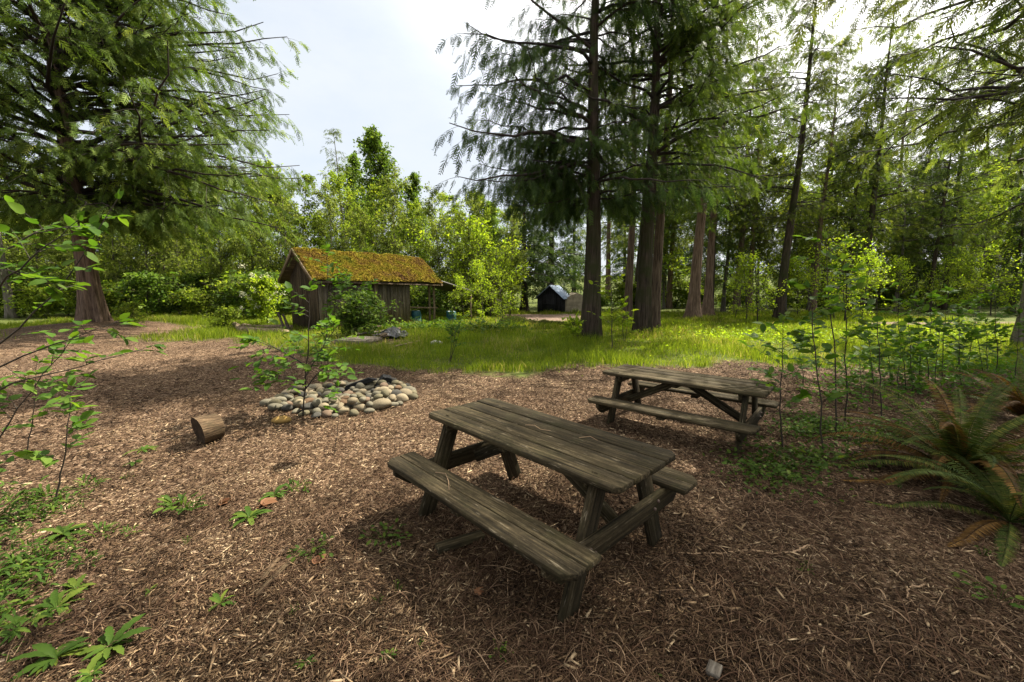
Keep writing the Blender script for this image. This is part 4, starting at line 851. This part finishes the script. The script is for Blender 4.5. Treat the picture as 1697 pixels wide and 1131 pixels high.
# woods left and behind the mossy shed
for k in range(30):
    px = -60 + k * 31 + random.uniform(-10, 10); d = random.uniform(25.5, 30) if k % 2 else random.uniform(30, 36)
    if 455 < px < 770: d = max(d, 29)
    hp = (285 if px < 520 else 315) + random.uniform(-25, 35) + (20 if px > 700 else 0)
    plant_px(['alder0', 'alder1', 'alder2', 'alder1'][k % 4], px, d, hp, 'alders in the wood edge behind the shed')
for k in range(22):
    px = -120 + k * 46 + random.uniform(-15, 15); plant_px(random.choice(['poplar0', 'poplar1', 'alder0']), px, random.uniform(40, 52), 335 + random.uniform(-25, 30), 'taller trees deep in the wood behind the shed', sx=1.15)
for k in range(12):
    px = 30 + k * 36 + random.uniform(-10, 10)
    if 300 < px < 470 or px < 300: plant_px(random.choice(['dark0', 'dark1']), px, random.uniform(36, 46), 330 + random.uniform(-20, 30), 'dark conifers deep in the left wood', sx=1.1)
# bright young alders by the lean-to
for k, (px, d, hp) in enumerate([(770, 28, 385), (788, 27, 366), (806, 26.5, 362), (812, 25, 395), (800, 20.5, 432), (832, 20, 440), (768, 21, 455), (828, 26, 385), (846, 26, 430), (792, 30, 352), (755, 30, 365), (722, 31, 370), (850, 29, 410)]):
    plant_px(['young0', 'young1'][k % 2], px, d, hp, 'bright young alders beside the lean-to', sx=1.05)
# right woods
for k in range(13):
    px = 1010 + k * 64 + random.uniform(-13, 13); plant_px(['hem0', 'hem1'][k % 2], px, random.uniform(29, 46), random.uniform(0, 190), 'slim hemlocks filling the right wood', sx=1.0)
for k in range(12):
    px = 960 + k * 72 + random.uniform(-12, 12); plant_px(random.choice(['dark0', 'dark1', 'dark1']), px, random.uniform(42, 62), random.uniform(190, 330), 'dark conifers deep in the right wood', sx=1.1)
for k in range(14):
    px = 1120 + k * 48 + random.uniform(-14, 14); plant_px(random.choice(['spruce', 'alder0', 'alder2', 'spruce', 'dark1']), px, random.uniform(29, 37), random.uniform(230, 330), 'mixed trees in the right wood edge', sx=1.05)
for k, (px, d, hp) in enumerate([(1245, 23, 420), (1265, 21, 408), (1225, 24, 440), (1415, 22, 380), (1440, 21, 420), (1395, 24, 400), (1330, 26, 425), (1660, 27, 400), (1600, 30, 410), (1560, 29, 420), (1500, 26, 425), (1690, 33, 405), (1620, 36, 420), (1580, 40, 430), (1360, 34, 430), (1190, 33, 450), (1120, 38, 455), (1470, 38, 430), (1650, 42, 415)]):
    plant_px(['young0', 'young1'][k % 2], px, d, hp, 'young alders among the right trunks', sx=1.1)
# shrubs along the wood edge
for k in range(26):
    px = -40 + k * 35 + random.uniform(-12, 12)
    if 470 < px < 700: d = random.uniform(27, 30)
    else: d = random.uniform(23.5, 27)
    if 830 < px < 960: continue
    plant_px(['bush0', 'bush1'][k % 2], px, d, 462 + random.uniform(-22, 14), 'shrubs along the left wood edge', sx=1.25)
for k in range(18):
    px = 990 + k * 42 + random.uniform(-12, 12); plant_px(['bush0', 'bush1'][k % 2], px, random.uniform(32, 40), 478 + random.uniform(-18, 8), 'shrubs along the right wood edge', sx=1.5)
plant_px('bush1', 218, 17.0, 498, label='feathery green shrub just right of the big left cedar', sx=.9)
plant_px('bush1', 362, 17.5, 506, label='small yellow-green shrub in the grass left of the logs', sx=1.1)
plant_px('bush0', 612, 15.6, 476, label='dark green elderberry bush in front of the shed front wall', sx=1.25)
plant_px('bush0', 575, 15.4, 505, label='lower leafy bush at the left foot of the elderberry', sx=1.1)
# flowering shrub left of the shed
t = mktree('flowering_shrub', 443, 541, 'shrub with cream white blossom clusters left of the shed gable', 'shrub')
broadleaf(t, 2.0, .03, .3, .75, 34, 90, M['young'], M['stem'], 52, .15, 8, 7, prof='oval', twl=.35)
q = np.random.default_rng(8); n = 900; c = q.normal(0, 1, (34, 3)) * [.35, .35, .5] + [-.1, -.2, 1.55]; pp = c[q.integers(0, 34, n)] + q.normal(0, .055, (n, 3)); mb = MB()
bake(mb, *LEAF_FAR, pp, frames(q.normal(0, 1, (n, 3)), q.normal(0, 1, (n, 3))), q.uniform(.04, .08, n), q.random(n)); mb.build('blossom', M['flower'], t)

# ------------------------------------------------------------------ SAPLINGS
def stem_leaves(root, stems, leaf, seed, k=6, leafm='sapling', stem_r=.008, blen=.45, nb=9, lo=.3, T=LEAF, up=.35, mat='stem'):
    """stems: list of polylines in root space; side shoots with leaves on each"""
    q = np.random.default_rng(seed); sm, lm = MB(), MB()
    for P in stems:
        P = np.array(P, float); n = 14; t = np.linspace(0, len(P) - 1, n); Q = np.stack([np.interp(t, np.arange(len(P)), P[:, a]) for a in range(3)], -1)
        for _ in range(3): Q[1:-1] = (Q[:-2] + 2 * Q[1:-1] + Q[2:]) / 4
        Ltot = np.linalg.norm(np.diff(Q, axis=0), axis=1).sum(); Q[1:-1] += q.normal(0, .006, (n - 2, 3)) * Ltot * .6
        tubes(sm, Q, stem_r * np.linspace(1.15, .3, n), 6, q.random())
        f = lo + (1 - lo) * (np.arange(nb) + q.uniform(.1, .9, nb)) / nb
        idx = f * (n - 1); i0 = np.minimum(idx.astype(int), n - 2); p0 = Q[i0] + (Q[i0 + 1] - Q[i0]) * (idx - i0)[:, None]; tg = nrm(Q[i0 + 1] - Q[i0])
        rv = q.normal(0, 1, (nb, 3)); rv[:, 2] *= .35; rv -= tg * (rv * tg).sum(1, keepdims=True) * .8
        d = nrm(nrm(rv) + tg * .55 + [0, 0, up * .5]); bl = blen * (1.15 - .75 * f) * q.uniform(.5, 1.2, nb) + .05
        tt = np.linspace(0, 1, 5); S = p0[:, None] + d[:, None] * (bl[:, None] * tt)[..., None]; S[..., 2] -= .16 * bl[:, None] * tt ** 2
        tubes(sm, S, np.full(nb, stem_r * .38)[:, None] * (1.1 - .8 * tt), 4, q.random(nb))
        u = np.linspace(.25, 1, k)[None] + q.normal(0, .04, (nb, k)); pp = p0[:, None] + d[:, None] * (bl[:, None] * u)[..., None]; pp[..., 2] -= .16 * bl[:, None] * u ** 2
        sd = nrm(np.cross(d, [0, 0, 1.]))[:, None] * np.where(np.arange(k) % 2, 1, -1)[None, :, None] * np.where(np.arange(k) == k - 1, .15, 1)[None, :, None]
        ld = nrm(d[:, None] * .6 + sd * .8 + q.normal(0, .25, (nb, k, 3)) + [0, 0, -.12]).reshape(-1, 3); nn = len(ld)
        bake(lm, *T, pp.reshape(-1, 3), frames(ld, nrm(q.normal(0, .38, (nn, 3)) + [0, 0, 1.])), leaf * q.uniform(.55, 1.2, nn), np.clip(q.normal(.5, .22, nn), 0, 1))
        ld = nrm(q.normal(0, .5, (3, 3)) + tg[-1]); bake(lm, *T, np.repeat(Q[-1:], 3, 0), frames(ld, nrm(q.normal(0, .4, (3, 3)) + [0, 0, 1.])), leaf * q.uniform(.6, 1., 3), q.random(3))
    sm.build('stem', M[mat], root, smooth=True); lm.build('foliage', M[leafm], root)
GS = 'thin saplings in the right half'
sap = [((1298, 744), (1297, 534), 'sapling nearest the far table, right of its bench end'), ((1362, 752), (1341, 477), 'thin bare-stemmed sapling leaning left, left of the fern'), ((1384, 720), (1369, 396), 'tallest leafy sapling, left of the fern'),
       ((1401, 698), (1399, 431), 'second tallest sapling, right beside the tallest one'), ((1461, 692), (1452, 484), 'straight sapling rising behind the left fern fronds'), ((1427, 660), (1424, 590), 'shortest sapling in the gap right of the tall pair'),
       ((1502, 650), (1484, 499), 'left-leaning sapling behind the brown fern fronds'), ((1523, 640), (1523, 505), 'upright sapling behind the brown fern, left one of a pair'), ((1539, 642), (1544, 495), 'upright sapling behind the brown fern, right one of a pair'),
       ((1562, 628), (1569, 478), 'tall sapling behind the middle of the brown fern'), ((1580, 630), (1606, 548), 'sapling leaning right behind the brown fern'), ((1631, 618), (1611, 510), 'left-leaning sapling near the right edge'),
       ((1652, 636), (1647, 480), 'tall straight sapling nearest the right edge'), ((1476, 640), (1466, 540), 'small sapling behind the straight one left of the fern'), ((1604, 612), (1622, 500), 'sapling farther back between the last two on the right'),
       ((1330, 650), (1322, 560), 'small sapling right behind the far table end'), ((1680, 640), (1690, 520), 'broken looking sapling touching the right edge'),
       ((1447, 670), (1440, 556), 'thin shoot just left of the straight sapling behind the fern fronds'), ((1490, 662), (1495, 556), 'thin shoot between the straight and the left-leaning sapling'), ((1513, 655), (1506, 535), 'thin shoot close in front of the upright pair behind the fern'),
       ((1551, 646), (1557, 538), 'thin shoot just right of the upright pair behind the fern'), ((1594, 642), (1588, 520), 'thin shoot crossing the sapling that leans right'), ((1641, 630), (1634, 535), 'thin shoot squeezed between the two saplings near the right edge')]
for k, (b, tpx, lab) in enumerate(sap):
    p = G(*b); q_ = at(tpx[0], tpx[1], p[1] + random.uniform(-.2, .2)); root = empty('alder_sapling', p, lab, 'sapling', GS); h = q_ - p
    stem_leaves(root, [[(0, 0, -.05), h * .35 + [random.uniform(-.05, .05), 0, 0], h * .7, h]], .118, 200 + k, 7, 'sapling', .0042 * h[2] ** .5 + .0025, .42 + .09 * h[2], 12 if h[2] > 1 else 8, .28)
def one_sap(b, tpx, label, leaf, seed, nb=12, blen=.5, leafm='sapling', stems=1, r=.009, lo=.25, extra=()):
    p = G(*b); q_ = at(tpx[0], tpx[1], p[1]); h = q_ - p; root = empty('alder_sapling', p, label, 'sapling')
    L = [[(0, 0, -.05), h * .5 + [.03, 0, 0], h]]
    for e in extra: L.append([h * e[0], h * e[0] + (np.array(at(e[1], e[2], p[1] + e[3])) - p - h * e[0]) * .5 + [0, 0, .04], np.array(at(e[1], e[2], p[1] + e[3])) - p])
    for s in range(stems - 1): L.append([(0, 0, -.05), h * .5 + rng.normal(0, .1, 3), h * rng.uniform(.7, .95) + rng.normal(0, .22, 3) * [1, 1, .2]])
    stem_leaves(root, L, leaf, seed, 6, leafm, r, blen, nb, lo); return root
one_sap((501, 690), (514, 474), 'leafy sapling growing at the front left of the fire pit', .135, 301, 11, .55, r=.010, lo=.2, extra=((.25, 440, 622, -.1), (.2, 548, 600, .1), (.4, 425, 565, .2), (.3, 560, 540, .3)))
one_sap((553, 752), (560, 640), 'tiny thin sapling in front of the fire pit', .08, 302, 4, .12, r=.004, lo=.6)
one_sap((541, 574), (542, 410), 'thin sapling standing just in front of the shed corner', .20, 303, 12, 1.0, 'sapling', r=.018, extra=((.45, 600, 475, -.3), (.55, 575, 465, .1)))
one_sap((745, 600), (750, 520), 'small forked sapling in the grass right of the shed', .11, 304, 7, .4, stems=3, r=.008)
one_sap((1014, 579), (1011, 436), 'bright green sapling between the two big middle cedars', .17, 305, 15, .75, 'young', r=.014)
one_sap((960, 568), (945, 528), 'low leafy sprout at the left foot of the middle cedars', .16, 306, 9, .5, 'young', stems=3)
one_sap((1035, 567), (1040, 520), 'low leafy sprout squeezed between the middle cedar bases', .14, 307, 8, .4, 'young', stems=2)
# left foreground: alder reaching in from outside the frame, and two upright saplings
base = foot(-4.3, 2.9); root = empty('alder_sapling', base, 'large-leaved alder reaching in over the left edge of the picture', 'sapling')
def br(*pp): return [np.array(at(*p)) - base for p in pp]
stem_leaves(root, [br((-120, 640, 2.9), (-20, 590, 2.85), (110, 470, 2.9), (195, 330, 3.0)), br((-140, 560, 2.8), (-10, 420, 2.8), (70, 380, 2.9), (150, 372, 3.0)), br((-140, 560, 2.8), (-10, 480, 2.7), (60, 420, 2.7), (130, 365, 2.8)),
     br((-130, 700, 2.8), (-10, 606, 2.7), (110, 565, 2.8), (200, 530, 3.0)), br((-130, 720, 2.7), (0, 640, 2.7), (120, 612, 2.8), (255, 572, 3.1)), br((-130, 500, 2.8), (-40, 420, 2.8), (40, 460, 2.7), (90, 470, 2.7)), br((-130, 900, 2.7), (-30, 760, 2.7), (20, 690, 2.75), (120, 560, 2.9))],
     .088, 401, 5, 'sapling', .007, .28, 8, .3, up=.1)
one_sap((88, 842), (118, 640), 'slim upright sapling rising from weeds at the left edge', .11, 402, 9, .3, r=.007, lo=.3)
one_sap((40, 760), (62, 600), 'thin sapling at the left edge behind the upright one', .10, 403, 8, .3, r=.006, lo=.3)

# ------------------------------------------------------------------ FERNS
def fern(loc, label, n, length, seed, brown=0, spread=1.0, azc=None, el=(25, 75)):
    q = np.random.default_rng(seed); root = empty('sword_fern', loc, label, 'fern', 'sword ferns at the right edge')
    for nm, cnt, mt in (('frond', n, 'fern'), ('dead_frond', brown, 'fern_brown')):
        if not cnt: continue
        a = q.random(cnt) * 6.28 if azc is None else q.normal(azc, spread, cnt); e = np.radians(q.uniform(*el, cnt)); L = length * q.uniform(.65, 1.15, cnt)
        for k in range(cnt):
            K = 26; t = np.linspace(0, 1, K); ang = e[k] - (1.35 if nm == 'frond' else 1.6) * t ** 1.3 * q.uniform(.75, 1.15); ds = L[k] / (K - 1)
            hr = np.concatenate([[0], np.cumsum(np.cos(ang[:-1]) * ds)]); zz = np.concatenate([[0], np.cumsum(np.sin(ang[:-1]) * ds)]); aa = a[k] + q.normal(0, .12) * t
            P = np.stack([hr * np.cos(aa), hr * np.sin(aa), zz + .03], -1); P[:, 2] = np.maximum(P[:, 2], hgt(P[:, 0] + loc[0], P[:, 1] + loc[1]) - loc[2] + .03)
            mb = MB(); tubes(mb, P, .0035 * (1.1 - .8 * t), 4, .2 if nm == 'frond' else .0)
            m = 58; u = np.linspace(.10, .995, m); idx = u * (K - 1); i0 = np.minimum(idx.astype(int), K - 2); p0 = P[i0] + (P[i0 + 1] - P[i0]) * (idx - i0)[:, None]; tg = nrm(P[i0 + 1] - P[i0])
            sd = nrm(np.cross(tg, [0, 0, 1.])); nv = np.cross(sd, tg); w = .085 * L[k] * np.sin(np.clip(u * .97 + .03, 0, 1) * np.pi) ** .55 * np.clip(1.25 - u * .8, .15, 1)
            for s in (-1, 1):
                d = nrm(sd * s + tg * .22 - nv * .12 + q.normal(0, .06, (m, 3)) + [0, 0, -.12]); bake(mb, np.array([[0, -.5, 0], [.15, .5, .02], [1, .12, -.12], [.55, -.55, -.02]]), [np.array([[0, 3, 2, 1]])], p0, frames(d, nv + q.normal(0, .08, (m, 3))), np.stack([w * q.uniform(.85, 1.1, m), np.full(m, .0125 * L[k] / 1.1), w], -1), np.clip(q.normal(.45, .16, m) + q.normal(0, .15), 0, 1))
            mb.build(nm, M[mt], root)
    return root
p = G(1590, 800); fern(p, 'large half-brown sword fern at the right edge behind the low one', 46, 1.25, 501, 28, el=(20, 82))
p = G(1672, 872); fern(p, 'low green sword fern with drooping fronds in the lower right', 30, 1.0, 502, 3, el=(15, 65))
p = G(1700, 700); fern(p, 'rusty brown fern cut by the right edge, farthest back of the ferns', 12, 1.2, 503, 20, el=(30, 80))

# ------------------------------------------------------------------ WEEDS
def weed(px, py, wpx, label, seed, nl=9, leafm='weed', kind='rosette'):
    p = G(px, py); q = np.random.default_rng(seed); s = wpx / FPX * float(np.linalg.norm(p - [0, 0, CH])) * .37
    mb = MB()
    a = np.arange(nl) * 2.4 + q.normal(0, .25, nl); e = np.radians(q.uniform(12, 48, nl))
    d = np.stack([np.cos(a) * np.cos(e), np.sin(a) * np.cos(e), np.sin(e)], -1)
    T = WLEAF if kind == 'rosette' else LEAF
    if kind == 'clump':
        nl *= 4; a = q.random(nl) * 6.28; rr = s * np.sqrt(q.random(nl)) * .5; e = np.radians(q.uniform(5, 60, nl)); pos = np.stack([rr * np.cos(a), rr * np.sin(a) * .7, q.uniform(.01, .06, nl)], -1); a2 = a + q.normal(0, .8, nl); d = np.stack([np.cos(a2) * np.cos(e), np.sin(a2) * np.cos(e), np.sin(e)], -1)
        bake(mb, *WLEAF, pos, frames(d, nrm(q.normal(0, .2, (nl, 3)) + [0, 0, 1])), s * q.uniform(.22, .42, nl), np.clip(q.normal(.5, .2, nl), 0, 1))
    elif kind == 'herb':
        nl *= 3; a = q.random(nl) * 6.28; rr = s * np.sqrt(q.random(nl)); pos = np.stack([rr * np.cos(a), rr * np.sin(a), q.uniform(.015, .06, nl) + .1 * s * q.random(nl)], -1)
        bake(mb, *LEAF, pos, frames(nrm(np.stack([np.cos(a), np.sin(a), q.normal(0, .3, nl)], -1)), nrm(q.normal(0, .3, (nl, 3)) + [0, 0, 1])), s * q.uniform(.16, .3, nl), np.clip(q.normal(.6, .2, nl), 0, 1))
        tubes(mb, np.stack([pos * [.3, .3, 0], pos * [.7, .7, .8], pos], 1), np.full((nl, 3), .0012), 3, .3)
    else:
        nl2 = int(nl * 2); a = np.arange(nl2) * 2.4 + q.normal(0, .3, nl2); e = np.radians(q.uniform(2, 32, nl2)); d = np.stack([np.cos(a) * np.cos(e), np.sin(a) * np.cos(e), np.sin(e)], -1); nl = nl2
        bake(mb, *T, np.zeros((nl, 3)) + [0, 0, .012], frames(d, nrm(q.normal(0, .12, (nl, 3)) + [0, 0, 1])), s * q.uniform(.4, 1.1, nl), np.clip(q.normal(.5, .25, nl), 0, 1))
    o = mb.build('weed_plant', M[leafm]); o.location = tuple(map(float, p)); return tag(o, label, 'weed', 'weeds in the wood chips')
W = [(183, 1078, 92, 'brightest toothed weed rosette near the lower left corner', 'rosette', 9), (93, 1096, 84, 'weed rosette left of the brightest one, lower left corner', 'rosette', 9), (152, 1124, 56, 'weed leaves cut by the bottom edge under the brightest rosette', 'rosette', 7),
     (304, 846, 112, 'widest dark green thistle clump, left of the brown maple leaf', 'clump', 13), (413, 862, 70, 'spiky weed rosette directly below the brown maple leaf', 'rosette', 11), (455, 824, 56, 'small leafy weed just right of the brown maple leaf', 'rosette', 9), (494, 814, 76, 'dense green weed farthest right of the row by the maple leaf', 'clump', 9),
     (105, 890, 60, 'pale grey-green weed at left, above the dark weed mat', 'rosette', 9), (168, 889, 72, 'low weed patch right of the pale grey-green weed', 'clump', 8), (214, 889, 48, 'small weed at the right end of the left weed row', 'clump', 6), (142, 936, 64, 'weed tuft at the right rim of the dark weed mat', 'clump', 8), (128, 980, 58, 'broad-leaved weed between dark mat and bright rosette', 'rosette', 8), (96, 1012, 74, 'light green weed at the lower right rim of the dark weed mat', 'rosette', 9),
     (366, 1005, 54, 'lone three-leaved weed right of the brightest rosette', 'rosette', 5), (248, 983, 26, 'tiny pair of leaves above the lone three-leaved weed', 'rosette', 4), (310, 904, 18, 'tiny seedling below the widest thistle clump', 'herb', 4), (149, 808, 66, 'weed beside the upright left sapling', 'clump', 7), (20, 860, 66, 'leafy weed at the very left edge, halfway down', 'clump', 8), (66, 860, 60, 'leafy weed just below the upright left sapling', 'clump', 7), (80, 826, 84, 'tall dock leaves at the foot of the upright left sapling', 'clump', 10),
     (522, 918, 80, 'dark bushy weed in the open chips left of the near bench', 'herb', 12), (506, 1104, 44, 'small rosette at the bottom, left of the six-leaved one', 'rosette', 7), (644, 1091, 34, 'neat star-shaped rosette near the bottom edge centre left', 'rosette', 8), (828, 1090, 44, 'yellow-green clover-like sprout near the bottom centre', 'herb', 6), (640, 896, 84, 'low herb patch in shade beside the near bench', 'herb', 16), (658, 982, 22, 'small green sprout in front of the near bench', 'herb', 5), (695, 1077, 18, 'tiny sprout right of the star-shaped rosette', 'herb', 4), (486, 1018, 20, 'tiny sprout below the dark bushy weed', 'herb', 4), (626, 1000, 20, 'tiny sprout left of the small green one by the bench', 'herb', 4),
     (238, 749, 50, 'yellow star-shaped seedling on the chips left of the log', 'rosette', 6), (222, 771, 36, 'grey-green seedling under the yellow star-shaped one', 'rosette', 6), (210, 795, 22, 'tiny round seedling left of the chips centre', 'herb', 4), (132, 834, 20, 'tiny yellow seedling right of the dock leaves', 'herb', 4), (1335, 949, 28, 'yellow-green moss sprout beside the crooked twig', 'herb', 6), (1628, 920, 24, 'small green sprout left of the low fern', 'herb', 5), (1086, 1124, 26, 'single bright leaf at the bottom edge right of centre', 'rosette', 3), (1655, 998, 84, 'thin yellow-green moss patch at the right edge below the fern', 'herb', 10)]
for k, (px, py, w, lab, kd, nl) in enumerate(W): weed(px, py, w, lab, 600 + k, nl, 'weed', kd)
# dry fallen leaves
M['dryleaf'] = leaf_mat('dry_leaf', [(0, (0.0720, 0.0300, 0.0132)), (1, (0.1800, 0.0900, 0.0450))], .15, (1.1, 1, .7), patch=.2)
for k, (px, py, s, lab) in enumerate([(433, 840, .13, 'crumpled brown maple leaf among the weeds'), (365, 838, .09, 'smaller brown dry leaf right of the widest thistle clump'), (790, 988, .05, 'small red-brown dry leaf below the near bench'), (525, 938, .08, 'brown dry leaf under the dark bushy weed')]):
    p = G(px, py); mb = MB(); n = 5; a = np.linspace(-1.3, 1.3, n) + .4 * k; bake(mb, *LEAF, np.zeros((n, 3)), frames(np.stack([np.cos(a), np.sin(a), np.full(n, .35)], -1), nrm(rng.normal(0, .3, (n, 3)) + [0, 0, 1])), np.array([.7, .9, 1.1, .9, .7]) * s, rng.random(n)); o = mb.build('dry_leaf', M['dryleaf']); o.location = tuple(map(float, p + [0, 0, .015])); tag(o, lab, 'leaf')

# ground cover: dense small leaves where nobody could count them
def cover(name, pts, n, hmax, leaf, mat, seed, spread, T=LEAF):
    q = np.random.default_rng(seed); c = np.array([G(*p) for p in pts]); w = q.integers(0, len(c), n); x = c[w, 0] + q.normal(0, spread, n); y = c[w, 1] + q.normal(0, spread, n); z = hgt(x, y) + hmax * q.random(n) ** 1.5 * np.clip(fbm(x * 3, y * 3, 4) * 2, .2, 1.3)
    mb = MB(); bake(mb, *T, np.stack([x, y, z], -1), frames(nrm(q.normal(0, 1, (n, 3)) * [1, 1, .4]), nrm(q.normal(0, .4, (n, 3)) + [0, 0, 1])), leaf * q.uniform(.5, 1.2, n), np.clip(q.normal(.4, .22, n), 0, 1)); mb.build(name, M[mat], kind='stuff')
cover('weed_mat', [(5, 900), (15, 940), (30, 980), (10, 1020), (20, 1060), (50, 940), (75, 930), (0, 980), (-40, 1000)], 900, .12, .065, 'weed', 701, .085, WLEAF)
cover('weed_mat', [(30, 830), (60, 850), (100, 840), (5, 870), (-20, 830)], 380, .11, .065, 'weed', 702, .10, WLEAF)
cover('bramble_cover', [(1270, 775), (1300, 760), (1250, 790), (1330, 770), (1280, 800), (1360, 765), (1400, 760), (1310, 790)], 1500, .16, .05, 'shrub', 703, .19)
cover('bramble_cover', [(1345, 700), (1330, 720), (1370, 715), (1440, 730), (1480, 720)], 1800, .16, .05, 'weed', 704, .18)
cover('undergrowth', [(x, 640 + random.uniform(-18, 30)) for x in range(1380, 1780, 22)] + [(x, 615) for x in range(1480, 1780, 24)], 4200, .40, .085, 'sapling', 705, .42)
cover('undergrowth', [(x, 560 + random.uniform(-8, 14)) for x in range(1100, 1720, 26)], 4600, .35, .085, 'young', 706, .7)
cover('meadow_herbs', [(random.uniform(600, 1700), 548 + random.uniform(0, 60) ** 1.0) for _ in range(160)], 5000, .12, .05, 'young', 711, .45)
cover('undergrowth', [(x, 549) for x in range(640, 860, 16)], 2600, .45, .14, 'shrub', 707, .5)
cover('undergrowth', [(x, 518) for x in range(-60, 480, 14)] + [(x, 512) for x in range(700, 860, 14)], 9000, 1.0, .2, 'shrub', 708, 1.1)
cover('undergrowth', [(x, 508) for x in range(1000, 1750, 14)], 9000, .9, .22, 'shrub', 709, 1.5)

# ------------------------------------------------------------------ labels by place in the picture, from left to right
ORD = ['leftmost', 'second', 'third', 'fourth', 'fifth', 'sixth', 'seventh', 'eighth', 'ninth', 'tenth', 'eleventh', 'twelfth', 'thirteenth', 'fourteenth', 'fifteenth', 'sixteenth', 'seventeenth', 'eighteenth', 'nineteenth', 'twentieth', 'twenty-first', 'twenty-second', 'twenty-third', 'twenty-fourth', 'twenty-fifth', 'twenty-sixth', 'twenty-seventh', 'twenty-eighth', 'twenty-ninth', 'thirtieth', 'thirty-first', 'thirty-second', 'thirty-third', 'thirty-fourth', 'thirty-fifth', 'thirty-sixth', 'thirty-seventh', 'thirty-eighth', 'thirty-ninth', 'fortieth']
def ordered(objs, phrase):
    objs = sorted(objs, key=lambda o: float(project(o.location.x, o.location.y, o.location.z)[0]))
    for k, o in enumerate(objs): o['label'] = phrase % (ORD[k] if k == 0 else ORD[k] + ' from left')
PHR = {'slim hemlocks filling the right wood': 'slim hemlock filling the right wood behind the nearer trunks, %s', 'alders in the wood edge behind the shed': 'slender yellow-green alder at the wood edge behind the shed, %s', 'taller trees deep in the wood behind the shed': 'taller green tree deep in the wood behind the alders, %s', 'dark conifers deep in the left wood': 'dark conifer deep in the left wood behind the big cedar, %s',
       'bright young alders beside the lean-to': 'bright young alder beside the lean-to, %s of its clump', 'dark conifers deep in the right wood': 'dark conifer deep in the right wood behind the trunks, %s', 'mixed trees in the right wood edge': 'mid-size tree at the right wood edge among tall trunks, %s',
       'young alders among the right trunks': 'bright young alder among the right-hand trunks, %s', 'shrubs along the left wood edge': 'green shrub at the foot of the left wood edge, %s', 'shrubs along the right wood edge': 'green shrub under the trees of the right wood, %s'}
for g, ph in PHR.items(): ordered(woods[g], ph)
for cn in pal:
    for lay, wh in ((0, 'on the ground'), (1, 'in the second layer'), (2, 'on top')):
        L = [o for o, c, l in ST if c == cn and l == lay]
        fr = [o for o in L if o.location.y < FP[1]]; bk = [o for o in L if o.location.y >= FP[1]]
        ordered(fr, cn + ' stone ' + wh + ', front half of fire pit, %s'); ordered(bk, cn + ' stone ' + wh + ', back half of fire pit, %s')

# ------------------------------------------------------------------ LIGHT, SKY, CAMERA
SUN_EL, SUN_AZ = R(51), math.atan2(.81, .59)      # azimuth clockwise from +Y
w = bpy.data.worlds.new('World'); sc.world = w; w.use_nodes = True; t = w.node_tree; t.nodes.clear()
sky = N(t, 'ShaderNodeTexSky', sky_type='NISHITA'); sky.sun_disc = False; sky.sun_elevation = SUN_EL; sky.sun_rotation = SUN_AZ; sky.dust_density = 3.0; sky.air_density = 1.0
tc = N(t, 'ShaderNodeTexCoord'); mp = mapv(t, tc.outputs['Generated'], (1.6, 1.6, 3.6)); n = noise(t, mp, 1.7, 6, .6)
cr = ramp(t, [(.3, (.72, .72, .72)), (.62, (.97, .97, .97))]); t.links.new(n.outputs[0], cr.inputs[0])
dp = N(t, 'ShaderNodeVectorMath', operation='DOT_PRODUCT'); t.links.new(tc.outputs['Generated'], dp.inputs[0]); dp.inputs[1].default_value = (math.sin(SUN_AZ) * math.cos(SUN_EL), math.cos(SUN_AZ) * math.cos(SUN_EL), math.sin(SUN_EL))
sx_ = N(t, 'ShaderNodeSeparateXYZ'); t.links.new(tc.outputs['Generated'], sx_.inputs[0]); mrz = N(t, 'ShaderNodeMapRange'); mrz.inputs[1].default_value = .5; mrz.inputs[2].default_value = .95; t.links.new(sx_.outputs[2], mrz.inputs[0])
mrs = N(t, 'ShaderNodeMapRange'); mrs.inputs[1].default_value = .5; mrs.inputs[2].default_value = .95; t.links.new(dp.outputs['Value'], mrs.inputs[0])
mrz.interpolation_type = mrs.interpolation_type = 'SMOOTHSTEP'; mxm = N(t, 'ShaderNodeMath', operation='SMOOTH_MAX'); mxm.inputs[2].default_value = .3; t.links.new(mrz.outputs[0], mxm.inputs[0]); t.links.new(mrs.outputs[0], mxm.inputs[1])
gr = ramp(t, [(.0, (3.5, 3.8, 4.15)), (1, (12.5, 12.1, 11.4))]); t.links.new(mxm.outputs[0], gr.inputs[0])  # unseen sky overhead and towards the sun made brighter to lift the fill light
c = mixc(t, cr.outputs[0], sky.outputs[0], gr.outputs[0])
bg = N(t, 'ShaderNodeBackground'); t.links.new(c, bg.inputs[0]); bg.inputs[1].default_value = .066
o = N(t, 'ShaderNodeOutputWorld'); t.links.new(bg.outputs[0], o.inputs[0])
sd = bpy.data.lights.new('sun', 'SUN'); sd.energy = 4.8; sd.angle = R(.55); sd.color = (1, .93, .80)
so = bpy.data.objects.new('sun', sd); COL.objects.link(so)
v = Vector((math.sin(SUN_AZ) * math.cos(SUN_EL), math.cos(SUN_AZ) * math.cos(SUN_EL), math.sin(SUN_EL))); so.rotation_euler = v.to_track_quat('Z', 'Y').to_euler()
cd = bpy.data.cameras.new('camera'); cam = bpy.data.objects.new('camera', cd); COL.objects.link(cam); sc.camera = cam
cd.sensor_width = 36; cd.lens = FPX / 1697 * 36; cd.clip_end = 2000; cd.clip_start = .05; cam.location = (0, 0, CH); cam.rotation_euler = (math.pi / 2 - PITCH, 0, 0)
vs = sc.view_settings; vs.view_transform = 'Standard'; vs.look = 'None'; vs.gamma = 1; vs.exposure = 1.78; vs.use_curve_mapping = False
sc.cycles.max_bounces = 8; sc.cycles.transmission_bounces = 4; sc.cycles.diffuse_bounces = 4; sc.cycles.use_denoising = True
